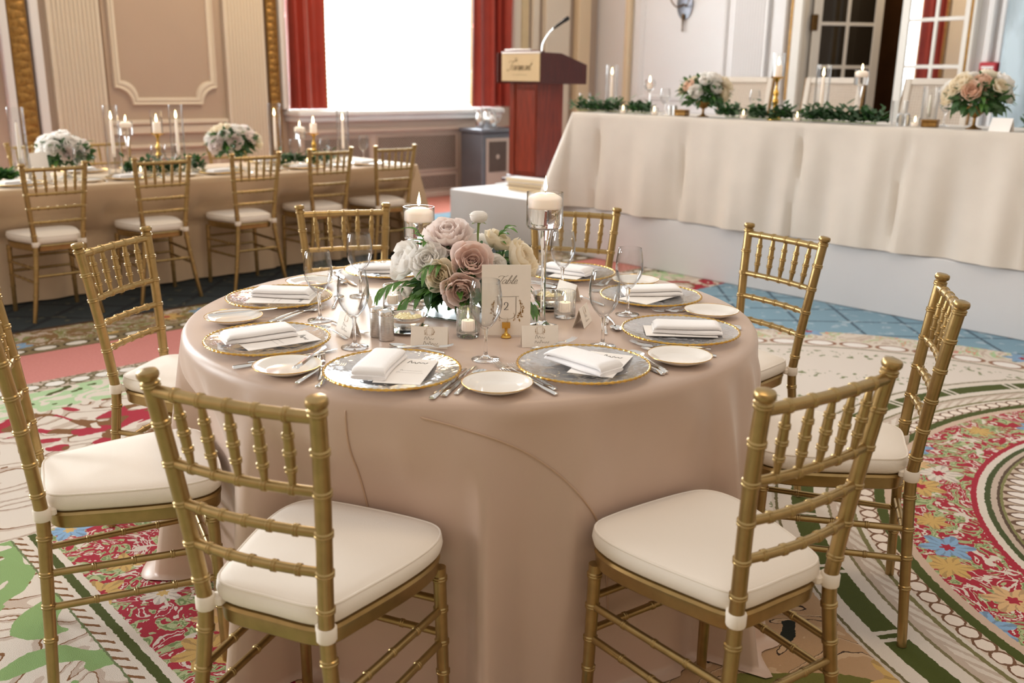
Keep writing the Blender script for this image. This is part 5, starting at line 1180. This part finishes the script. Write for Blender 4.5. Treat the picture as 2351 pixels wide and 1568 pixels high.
pillar(2.292, 4.60, ZL, 0.235, 'pillar candle without sleeve on a brass stand before the window sill', GL_, False)
taper(4.25, 3.242, ZH, 0.37, 'lit taper in a glass cylinder near the podium end of the head table', GH)
taper(4.25, 1.371, ZH, 0.37, 'lit taper in a glass cylinder beside the brass candlestick on the head table', GH)
taper(4.30, 0.655, ZH, 0.24, 'short unlit glass cylinder candle near the large bouquet', GH, False)
floating_candle(4.25, 1.100, ZH, 0.335, 'floating candle on a tall clear stem before the open doors', GH, 0.045)
pillar(4.18, 1.675, ZH, 0.29, 'pillar candle in a glass sleeve on the tall brass candlestick', GH)
# cut crystal bubble holder
t = thing('crystal_holder', 'cut crystal ball candle holder on a stem before the pale wall panel', 'candle holder', (4.25, 2.847, ZH))
obj('stem', lathe([(0.0005, 0), (0.04, 0), (0.04, 0.004), (0.01, 0.012), (0.006, 0.05), (0.006, 0.16), (0.02, 0.18), (0.0005, 0.182)], 12), 'crystal', t, smooth=False)
obj('ball', lathe([(0.012, 0.18), (0.035, 0.19), (0.047, 0.215), (0.047, 0.24), (0.035, 0.262), (0.03, 0.264), (0.041, 0.24), (0.041, 0.217), (0.03, 0.197), (0.0005, 0.19)], 10), 'crystal', t, smooth=False)
w = obj('wax', lathe([(0.0005, 0.195), (0.02, 0.195), (0.02, 0.235), (0.0005, 0.235)], 14), 'wax_glow', t); flame(w, 0.236, 1.3, 0)
def tea_votive(x, y, z, label, group):
    t = thing('tealight', label, 'candle', (x, y, z), group=group)
    obj('cup', lathe([(0.0005, 0), (0.024, 0), (0.03, 0.01), (0.032, 0.055), (0.030, 0.055), (0.027, 0.012), (0.0005, 0.004)], 20), 'glass_ribbed', t)
    w = obj('wax', lathe([(0.0005, 0.005), (0.021, 0.006), (0.022, 0.026), (0.0005, 0.026)], 16), 'wax_glow', t); flame(w, 0.027, 0.9, 0)
for x, y, lab in ((4.12, 2.998, 'among the greenery at the podium end'), (4.10, 2.670, 'between the greenery and the bouquet'), (4.12, 1.887, 'left of the brass candlestick'), (4.10, 1.45, 'in the garland under the glass cylinder'), (4.14, 0.664, 'right of the garland by the bouquet')):
    tea_votive(x, y, ZH, 'glowing tealight on the head table ' + lab, 'tealights on the head table')
for x, y, lab in ((0.838, 4.43, 'beside the tall floating candle'), (1.17, 4.42, 'left of the white bouquet'), (1.72, 4.362, 'right of the white bouquet'), (2.128, 4.432, 'in the greenery by the window'), (2.40, 4.442, 'at the window end')):
    tea_votive(x, y, ZL, 'glowing tealight on the long table ' + lab, 'tealights on the long table')
# empty wide glasses / vases
for x, y, lab in ((4.22, 3.50, 'low clear glass tumbler at the podium end of the head table'), (4.3, 0.845, 'low clear glass tumbler right of the garland')):
    tag(obj('glass_tumbler', lathe([(0.0005, 0), (0.04, 0), (0.045, 0.01), (0.048, 0.15), (0.046, 0.15), (0.043, 0.012), (0.0005, 0.006)], 28), 'glass', loc=(x, y, ZH), angle=60), lab, 'glass', 'tumblers on the head table')
for x, y, s_, lab in ((4.32, 2.745, 1.0, 'beside the crystal candle holder'), (4.45, 2.02, 1.0, 'behind the smaller bouquet'), (4.45, 0.62, 1.05, 'left of the large bouquet'), (4.56, 0.50, 1.05, 'behind the large bouquet')):
    wine_glass(x, y, ZH, 'wine glass on the head table ' + lab, 'wine glasses on the head table', s_)
for x, y, lab in ((0.43, 4.372, 'near the leafy end'), (0.93, 4.36, 'beside the pillar candle stand'), (1.03, 4.375, 'close to the brass stand'), (2.03, 4.45, 'left of the brass pillar stand'), (2.72, 4.55, 'alone at the window end'), (2.262, 4.40, 'in the greenery by the window')):
    wine_glass(x, y, ZL, 'wine glass on the long table ' + lab, 'wine glasses on the long table', 1.05)
# silver shakers and small gold box on the head table
for q, (y, lab) in enumerate(((2.593, 'left of the small gold box'), (2.552, 'touching the small gold box'), (0.79, 'right of the garland'), (0.745, 'beside the low tumbler'))):
    tag(obj('silver_shaker', lathe([(0.0005, 0), (0.019, 0), (0.019, 0.062), (0.0175, 0.072), (0.009, 0.078), (0.0005, 0.079)], 20), 'silver_brushed', loc=(4.2, y, ZH)), 'silver shaker on the head table ' + lab, 'shaker', 'shakers on the head table')
for y, lab in ((2.483, 'beside the smaller bouquet'), (0.595, 'left of the large bouquet')):
    bx = thing('gold_box', 'small woven gold box on the head table ' + lab, 'box', (4.2, y, ZH), 0.2)
    obj('base', box(-0.04, 0.04, -0.045, 0.045, 0.0, 0.032, 0.004), 'gilt', bx); obj('lid', box(-0.042, 0.042, -0.047, 0.047, 0.032, 0.046, 0.004), 'gilt', bx)
tag(obj('place_card', merge(([(0, -0.06, 0), (0, 0.06, 0), (0.03, 0.06, 0.075), (0.03, -0.06, 0.075), (0.06, -0.06, 0), (0.06, 0.06, 0)], [(0, 1, 2, 3), (3, 2, 5, 4)])), 'paper_white', loc=(4.04, 0.13, ZH), rz=-0.1, smooth=False), 'blank white folded card beside the large bouquet on the head table', 'card')
tag(obj('place_card', merge(([(0, -0.07, 0), (0, 0.07, 0), (0.02, 0.07, 0.18), (0.02, -0.07, 0.18), (0.05, -0.07, 0), (0.05, 0.07, 0)], [(0, 1, 2, 3), (3, 2, 5, 4)])), 'paper_white', loc=(0.215, 4.435, ZL), rz=PI / 2 + 0.5, smooth=False), 'tall white table card on the long table by the bouquet', 'card')
for x, lab in ((0.62, 'first'), (1.15, 'second'), (1.78, 'third')): pass
# bouquets
def bouquet(x, y, z, foot, R, label, seed, cols, fh, cat='flowers'):
    t = thing('bouquet', label, cat, (x, y, z), seed * 0.7)
    obj('footed_bowl', lathe([(0.0005, 0), (0.045, 0), (0.046, 0.004), (0.02, 0.012), (0.009, 0.025), (0.009, fh * 0.5), (0.03, fh * 0.62), (0.062, fh * 0.85), (0.07, fh), (0.066, fh), (0.05, fh * 0.85), (0.0005, fh * 0.7)], 28), foot, t, angle=50)
    o = obj('foliage', inner_mass(R, 330, seed, 0.06, 0.026, 0.62, fh + R * 0.32), 'leaf_dark', t, angle=80); o['kind'] = 'stuff'
    r = random.Random(seed); n = 15
    for k in range(n):
        a = k * 2.4; el = math.asin(min(0.99, -0.1 + 1.08 * (k + 0.5) / n)); rr = R * r.uniform(0.8, 0.98)
        d = Vector((math.cos(a) * math.cos(el), math.sin(a) * math.cos(el), math.sin(el)))
        b = obj('rose' if k % 3 else 'peony', bloom(R * r.uniform(0.27, 0.4), ROSE_L if k % 3 else PEONY_L, seed * 31 + k), cols[k % len(cols)], t, angle=75); b.location = Vector((d.x * rr, d.y * rr, fh + R * 0.32 + d.z * rr * 0.68)); orient(b, d + Vector((0, 0, 0.25)))
    for k in range(26):
        a = r.uniform(0, 2 * PI); el = r.uniform(-0.5, 0.7); d = Vector((math.cos(a) * math.cos(el), math.sin(a) * math.cos(el), math.sin(el)))
        o = obj('leaf', LEAVES[k % 4], parent=t); o.location = Vector((d.x * R * 0.9, d.y * R * 0.9, fh + R * 0.32 + d.z * R * 0.65)); orient_leaf(o, d + Vector((0, 0, r.uniform(-0.5, 0.4))), (0, 0, 1)); o.scale = (1.1, 1.1, 1.1)
    return t
bouquet(0.42, 4.62, ZL, 'porcelain', 0.15, 'dense white rose bouquet at the leafy end of the long table', 3, ['petal_white', 'petal_blush', 'petal_white'], 0.11)
bouquet(1.60, 4.60, ZL, 'porcelain', 0.165, 'tall blush and white bouquet in the middle of the long table', 5, ['petal_blush', 'petal_cream', 'petal_white'], 0.13)
bouquet(4.20, 2.29, ZH, 'gilt', 0.17, 'smaller bouquet of cream and peach roses in a gold footed bowl', 7, ['petal_cream', 'petal_white', 'petal_white', 'petal_peach'], 0.11)
bouquet(4.20, 0.335, ZH, 'gilt', 0.17, 'large bouquet of peach and cream roses in a gold footed bowl', 9, ['petal_peach', 'petal_cream', 'petal_white', 'petal_cream'], 0.13)
# leaf garlands
# footprints (x, y, radius) of candles and glasses standing on the two long tables
STAND = []
for o_ in list(bpy.data.objects):
    if o_.parent is None and o_.get('category') in ('candle', 'candle holder', 'candlestick', 'glass', 'wine glass', 'shaker', 'box', 'card') and (o_.location.y > 3 or o_.location.x > 3):
        STAND.append((o_.location.x, o_.location.y, {'candle': 0.05 if o_.name.startswith('hurricane') else 0.034, 'candle holder': 0.044, 'candlestick': 0.05, 'glass': 0.05, 'wine glass': 0.038, 'shaker': 0.021, 'box': 0.062, 'card': 0.085}[o_['category']]))
def garland(pts, z, n, label, group, seed, w=0.06, mat='leaf_grey'):
    t = thing('garland', label, 'garland', (pts[0][0], pts[0][1], z), group=group); r = random.Random(seed); P = catmull([(a - pts[0][0], b - pts[0][1], 0.012) for a, b in pts], 30)
    O0 = Vector((pts[0][0], pts[0][1], 0))
    near = [(ox, oy, orr) for ox, oy, orr in STAND if min((Vector((ox, oy, 0.012)) - O0 - p).length for p in P) < 0.3]
    T_ = (P[-1] - P[0]).normalized(); N_ = Vector((-T_.y, T_.x, 0))
    for ox, oy, orr in near:            # the vine bends round each foot, always on one side
        C_ = Vector((ox, oy, 0.012)) - O0; ins = [p for p in P if abs((p - C_).dot(T_)) < orr + 0.012 and abs((p - C_).dot(N_)) < orr + 0.012]
        if not ins: continue
        sg_ = 1 if sum((p - C_).dot(N_) for p in ins) >= 0 else -1
        for p in ins:
            al, of = (p - C_).dot(T_), (p - C_).dot(N_); want = math.sqrt(max(0, (orr + 0.012) ** 2 - al * al))
            if of * sg_ < want: p += N_ * (sg_ * want - of)
    obj('vine', tube([tuple(p) for p in P], 0.004, 6), 'stem_green', t)
    for mi, mat_ in enumerate((mat, 'leaf_dark')):
        ms = []
        for k in range(int(n * 0.62)):
            p = P[r.randrange(len(P))]; a = r.uniform(0, 2 * PI); l = r.uniform(0.04, 0.07)
            d = Vector((math.cos(a), math.sin(a), r.uniform(0.0, 1.2))).normalized(); zz = Vector((0, 0, 1)) - d * d.z; zz = zz.normalized() if zz.length > 0.05 else d.orthogonal().normalized(); x = d.cross(zz)
            mm = Matrix((x, d, zz)).transposed().to_4x4(); mm.translation = p + Vector((r.uniform(-w, w) * 0.6, r.uniform(-w, w), abs(r.gauss(0, 0.034)) + 0.004))
            lf = xf(grid(lambda u, v: ((u - .5) * l * 0.5 * math.sin(PI * (v * .9 + .05)), v * l, -0.12 * l * v * v), 2, 3), mm)
            if any(math.hypot(vx + O0.x - ox, vy + O0.y - oy) < orr + 0.006 for vx, vy, vz in lf[0] for ox, oy, orr in near): continue
            ms.append(lf)
        o = obj('foliage', merge(*ms), mat_, t, angle=80); o['kind'] = 'stuff'
    return t
garland([(4.15, 3.52), (4.12, 3.2), (4.16, 2.95), (4.12, 2.72)], ZH, 620, 'eucalyptus garland at the podium end of the head table', 'leaf garlands', 1)
garland([(4.10, 2.02), (4.14, 1.8), (4.10, 1.5), (4.12, 1.2), (4.08, 0.88)], ZH, 1300, 'long leafy garland along the head table under the tapers', 'leaf garlands', 2, 0.075)
garland([(4.20, 0.02), (4.18, -0.15), (4.15, -0.5)], ZH, 200, 'leafy garland right of the large bouquet', 'leaf garlands', 3)
garland([(-0.16, 4.5), (-0.04, 4.482), (0.07, 4.482)], ZL, 200, 'bright leafy garland at the foot of the unlit taper', 'leaf garlands', 4, 0.06, 'leaf_green')
garland([(0.78, 4.52), (1.0, 4.5), (1.3, 4.52)], ZL, 520, 'leafy garland under the candles by the wall panel', 'leaf garlands', 5)
garland([(1.95, 4.5), (2.15, 4.5), (2.4, 4.5)], ZL, 440, 'leafy garland under the candles by the window', 'leaf garlands', 6)
# upright twig in the first garland
# plates, napkins on the long table
D_DPL = shared('dinner_plate', lathe([(0.0005, 0.0), (0.09, 0.0), (0.12, 0.008), (0.15, 0.016), (0.15, 0.018), (0.118, 0.0105), (0.088, 0.004), (0.0005, 0.004)], 40), 'glass_plate', angle=60)
for side, yy, xs, labs in (('near', 4.255, [0.02, 0.70, 1.34, 1.99, 2.55], ('under the leafy end', 'before the floating candle', 'before the white bouquet', 'before the brass pillar stand', 'at the window end')), ('far', 4.86, [0.62, 1.02, 2.02], ('by the bouquet', 'by the pillar candle', 'by the gilt strip'))):
    for x, lb in zip(xs, labs):
        t = thing('charger_plate', 'charger on the %s of the long table %s' % ('chair-row side' if side == 'near' else 'wall side', lb), 'plate', (x, yy, ZL), group='chargers on the long table')
        obj('glass_plate', D_DPL, parent=t); obj('gold_rim', D_RIM, parent=t)
        tag(obj('folded_napkin', NAPS[0], loc=(x - 0.02, yy, ZL + 0.0105), rz=0.3), 'white napkin on the %s of the long table %s' % ('chair-row side' if side == 'near' else 'wall side', lb), 'napkin', 'napkins on the long table')
        if side == 'near':
            b = thing('bread_plate', 'bread plate on the chair-row side of the long table ' + lb, 'plate', (x - 0.27, yy - 0.02, ZL), group='bread plates on the long table'); obj('dish', D_BREAD, parent=b)
            tag(obj('table_knife', D_KNIFE, loc=(x + 0.19, yy, ZL + 0.001)), 'knife on the chair-row side of the long table ' + lb, 'knife', 'knives on the long table')
            tag(obj('dinner_fork', D_FORK, loc=(x - 0.185, yy, ZL + 0.001)), 'fork on the chair-row side of the long table ' + lb, 'fork', 'forks on the long table')

# ------------------------------------------------------------------ podium with microphone and sign
pz = 0.416
pd = thing('podium', 'mahogany podium with slanted top and a gold sign on the riser', 'podium', (4.78, 4.92, pz))
HW = 0.31
obj('column', merge(box(0.06, 0.42, -0.21, 0.17, 0.06, 0.955, 0.004)), 'mahogany', pd)
obj('column_pilaster', merge(box(0.045, 0.075, 0.10, 0.17, 0.06, 0.955, 0.006), box(0.045, 0.06, -0.2, 0.06, 0.1, 0.9, 0.004)), 'mahogany', pd)
obj('plinth', merge(box(0.0, 0.5, -0.27, 0.23, 0.0, 0.03, 0.004), box(0.03, 0.46, -0.24, 0.2, 0.03, 0.065, 0.01)), 'mahogany_dark', pd)
# head: side profile in xz extruded along y ; slant falls away towards the speaker (+x)
prof_ = [(0.0, 0.955), (0.62, 0.955), (0.62, 1.13), (0.28, 1.225), (0.0, 1.235)]
def xprism(prof, y0, y1): return loft([[(x, y0, z) for x, z in prof], [(x, y1, z) for x, z in prof]])
hd_ = obj('head', merge(xprism([(0.02, 0.955), (0.62, 0.955), (0.62, 1.13), (0.28, 1.225), (0.02, 1.232)], -HW + 0.02, HW - 0.02)), 'mahogany_dark', pd, smooth=False)
obj('side_board', xprism([(0.0, 0.95), (0.64, 0.95), (0.64, 1.135), (0.28, 1.235), (0.0, 1.24)], -HW, -HW + 0.022), 'mahogany_dark', pd, smooth=False)
obj('side_board', xprism([(0.0, 0.95), (0.64, 0.95), (0.64, 1.135), (0.28, 1.235), (0.0, 1.24)], HW - 0.022, HW), 'mahogany_dark', pd, smooth=False)
sg = obj('sign', box(-0.012, 0.018, -HW + 0.004, HW - 0.085, 0.972, 1.232, 0.003), 'sign_gold', pd)
RS = Matrix.Translation((-0.0135, -0.04, 0)) @ Matrix.Rotation(-PI / 2, 4, 'Z')
obj('sign_edge', box(-0.016, 0.02, -HW + 0.002, HW - 0.083, 1.228, 1.246, 0.003), 'alarm_white', sg)
obj('lettering', xf(merge(script('The', 0.035, 0.0035, -0.06, 1.155, 0.5), script('Fairmont'.replace('F', 'F'), 0.085, 0.008, 0.0, 1.075, 0.5), scribble(0.2, 0.006, 26, 0.004, 0.0, 1.03, 4)), RS), 'ink_tan', sg, smooth=False)
obj('paper_stop', merge(box(0.02, 0.2, -0.16, 0.2, 1.232, 1.262, 0.004)), 'mahogany', pd)
obj('ledge_strip', box(0.0, 0.03, -0.16, 0.2, 1.258, 1.272, 0.003), 'alarm_white', pd)
mc = thing('microphone', 'gooseneck microphone with black head on the podium', 'microphone', (4.862, 4.682, pz + 1.2304))
gp = catmull([(0, 0, 0.006), (0.012, -0.006, 0.09), (0.05, -0.03, 0.17), (0.09, -0.06, 0.225)], 8)
obj('gooseneck', tube([tuple(p) for p in gp], 0.0065, 8), 'silver', mc)
obj('base', lathe([(0.0005, 0), (0.03, 0), (0.03, 0.012), (0.012, 0.02), (0.0005, 0.02)], 18), 'black_metal', mc)
obj('capsule', tube([tuple(gp[-1]), (0.12, -0.085, 0.255), (0.165, -0.12, 0.295), (0.17, -0.124, 0.30), (0.2, -0.147, 0.325), (0.205, -0.151, 0.329)], [0.009, 0.014, 0.016, 0.02, 0.02, 0.012], 12), 'black_metal', mc)
# books by the podium foot
for q, (dz, col, dx) in enumerate(((0.0, 'book_pages', 0.0), (0.0402, 'book_cover', 0.01), (0.0804, 'book_cover', 0.0))):
    bk = thing('binder', ('pale thick binder at the bottom of the stack by the podium', 'brown binder in the middle of the stack by the podium', 'brown binder with white edge topping the stack by the podium')[q], 'binder', (4.36 + dx, 4.33, 0.4002 + dz + (0.0 if q == 0 else 0.0)), 0.05 * q, 'binders stacked by the podium')
    obj('pages', box(0.01, 0.16, -0.24, 0.27, 0.004, 0.036, 0.002), 'book_pages', bk, smooth=False)
    obj('cover', merge(box(0.0, 0.165, -0.25, 0.28, 0.0, 0.004), box(0.0, 0.165, -0.25, 0.28, 0.036, 0.04)), col if q < 2 else 'alarm_white', bk, smooth=False)

# ------------------------------------------------------------------ service cart with silver pitchers behind the podium
ct = thing('service_cabinet', 'grey metal cabinet with a painted-on radiator reflection beside the radiator cover', 'cabinet', (5.80, 6.62, 0))
obj('frame', merge(box(0, 0.62, 0, 0.4, 0.03, 0.78, 0.01)), 'grey_metal', ct); obj('top', box(-0.02, 0.64, -0.02, 0.42, 0.78, 0.83, 0.008), 'grey_metal', ct)
obj('panel', box(0.06, 0.56, -0.008, 0.0, 0.10, 0.72), 'heater_taupe', ct, smooth=False); pn = obj('grille_reflection', box(0.10, 0.38, -0.014, -0.008, 0.32, 0.68), 'heater_dark', ct, smooth=False)  # reflection of the radiator in the mirrored side, built as coloured plates
obj('rosette_reflection', tr(lathe([(0.0005, -0.004), (0.035, -0.003), (0.01, 0.002), (0.0005, 0.003)], 8), 0.24, -0.016, 0.5, rx=PI / 2), 'heater_taupe', pn)
for x, y, s_, lb in ((5.90, 6.78, 1.0, 'nearest the sill'), (6.03, 6.69, 0.85, 'in the middle'), (6.10, 6.87, 1.05, 'next to the podium')):
    p_ = thing('silver_pitcher', 'shiny silver water pitcher on the grey cabinet ' + lb, 'pitcher', (x, y, 0.8305), x * 3, 'silver pitchers'); p_.scale = (s_,) * 3
    obj('body', lathe([(0.0005, 0), (0.045, 0), (0.046, 0.008), (0.05, 0.02), (0.062, 0.07), (0.06, 0.12), (0.045, 0.17), (0.042, 0.19), (0.048, 0.215), (0.045, 0.215), (0.0005, 0.2)], 24), 'silver', p_, angle=50)
    obj('handle', tube([tuple(q) for q in catmull([(0.046, 0, 0.2), (0.09, 0, 0.19), (0.1, 0, 0.13), (0.06, 0, 0.08)], 6)], 0.006, 8), 'silver', p_)
    obj('spout', tube([(-0.04, 0, 0.185), (-0.06, 0, 0.205), (-0.075, 0, 0.22)], [0.018, 0.014, 0.01], 8), 'silver', p_)
tag(obj('serving_tray', lathe([(0.0005, 0), (0.11, 0), (0.13, 0.012), (0.131, 0.014), (0.11, 0.003), (0.0005, 0.003)], 32), 'silver', loc=(6.305, 6.735, 0.8305)), 'round silver tray on the grey cabinet', 'tray')

# ------------------------------------------------------------------ cane-back chairs behind the head table
def cane_chair(y, x, rz, label, first=[None]):
    if first[0] is None:
        t = thing('cane_chair', label, 'chair', (x, y, 0.416), rz, 'cane-back chairs at the head table')
        W_ = 0.46
        for s in (-1, 1):
            obj('leg', tube([(s * 0.20, -0.22, 0), (s * 0.205, -0.2, 0.45)], [0.014, 0.022], 10), 'chair_white', t); obj('leg', tube([(s * 0.19, 0.24, 0), (s * 0.2, 0.2, 0.45)], [0.014, 0.022], 10), 'chair_white', t)
        obj('seat', box(-0.24, 0.24, -0.23, 0.23, 0.42, 0.5, 0.02), 'ivory_fabric', t)
        lean = Matrix.Translation((0, 0.21, 0.48)) @ Matrix.Rotation(-0.16, 4, 'X')
        obj('back_frame', xf(merge(box(-0.25, -0.2, -0.02, 0.02, 0, 0.56, 0.008), box(0.2, 0.25, -0.02, 0.02, 0, 0.56, 0.008), box(-0.2, 0.2, -0.02, 0.02, 0.51, 0.56, 0.008), box(-0.2, 0.2, -0.02, 0.02, 0.05, 0.1, 0.008)), lean), 'chair_white', t)
        for q in (0.25, -0.254): obj('gilt_line', xf(box(q, q + 0.004, -0.018, 0.018, 0, 0.56), lean), 'gilt', t, smooth=False)
        obj('cane_panel', xf(box(-0.2, 0.2, -0.004, 0.004, 0.1, 0.51), lean), 'cane', t, smooth=False)
        strips = [box(-0.2 + i * 0.02 - 0.002, -0.2 + i * 0.02 + 0.002, -0.0065, 0.0065, 0.1, 0.51) for i in range(1, 20)] + [box(-0.2, 0.2, -0.006, 0.006, 0.1 + i * 0.02 - 0.002, 0.1 + i * 0.02 + 0.002) for i in range(1, 20)]
        o = obj('cane_weave', xf(merge(*strips), lean), 'chair_white', t, smooth=False); o['kind'] = 'stuff'
        first[0] = t
    else: dup(first[0], (x, y, 0.416), rz, label)
for x, y, lb in ((5.07, 2.70, 'behind the smaller bouquet'), (5.07, 1.90, 'behind the brass candlestick'), (5.07, 1.08, 'before the mirror door'), (5.07, 0.10, 'behind the large bouquet'), (5.07, -0.7, 'beyond the large bouquet')):
    cane_chair(y, x, -PI / 2, 'square white chair with cane back ' + lb)

# ------------------------------------------------------------------ wall sconce and fire alarm
sc = thing('wall_sconce', 'antique brass wall sconce with oval backplate on the pale panel', 'sconce', (8.58, 5.88, 2.36))
obj('backplate', tr(lathe([(0.0005, 0.012), (0.06, 0.01), (0.11, 0.004), (0.13, 0.0), (0.0005, -0.004)], 28), ry=-PI / 2), 'grey_metal', sc); sc.children[0].scale = (1, 0.95, 1.5)
obj('drop_finial', lathe([(0.004, -0.34), (0.014, -0.33), (0.009, -0.3), (0.013, -0.22), (0.02, -0.17), (0.016, -0.12)], 12), 'brass_dark', sc, loc=(-0.02, 0, 0))
for s in (-1, 1):
    a_ = obj('arm', tube([tuple(q) for q in catmull([(-0.01, 0, 0.0), (-0.06, s * 0.07, -0.04), (-0.1, s * 0.14, 0.04), (-0.1, s * 0.15, 0.16)], 6)], 0.009, 8), 'brass_dark', sc)
    obj('candle_sleeve', tube([(-0.1, s * 0.15, 0.16), (-0.1, s * 0.15, 0.28)], 0.013, 10), 'wax', a_)
    obj('bulb', tr(lathe([(0.0005, 0), (0.012, 0.01), (0.013, 0.025), (0.004, 0.055), (0.0005, 0.06)], 12), -0.1, s * 0.15, 0.28), 'flame', a_)
al = thing('fire_alarm', 'red fire alarm pull station with white plate by the doors', 'fire alarm', (8.50, 1.975, 1.47))
obj('housing', box(-0.05, 0.10, -0.085, 0.085, 0.0, 0.16, 0.01), 'alarm_red', al); obj('plate', box(-0.056, -0.05, -0.06, 0.06, 0.095, 0.12, 0.002), 'alarm_white', al)
obj('pull_handle', merge(box(-0.066, -0.05, -0.055, 0.055, 0.05, 0.075, 0.003), box(-0.062, -0.05, -0.012, 0.012, 0.02, 0.055, 0.003)), 'alarm_white', al)
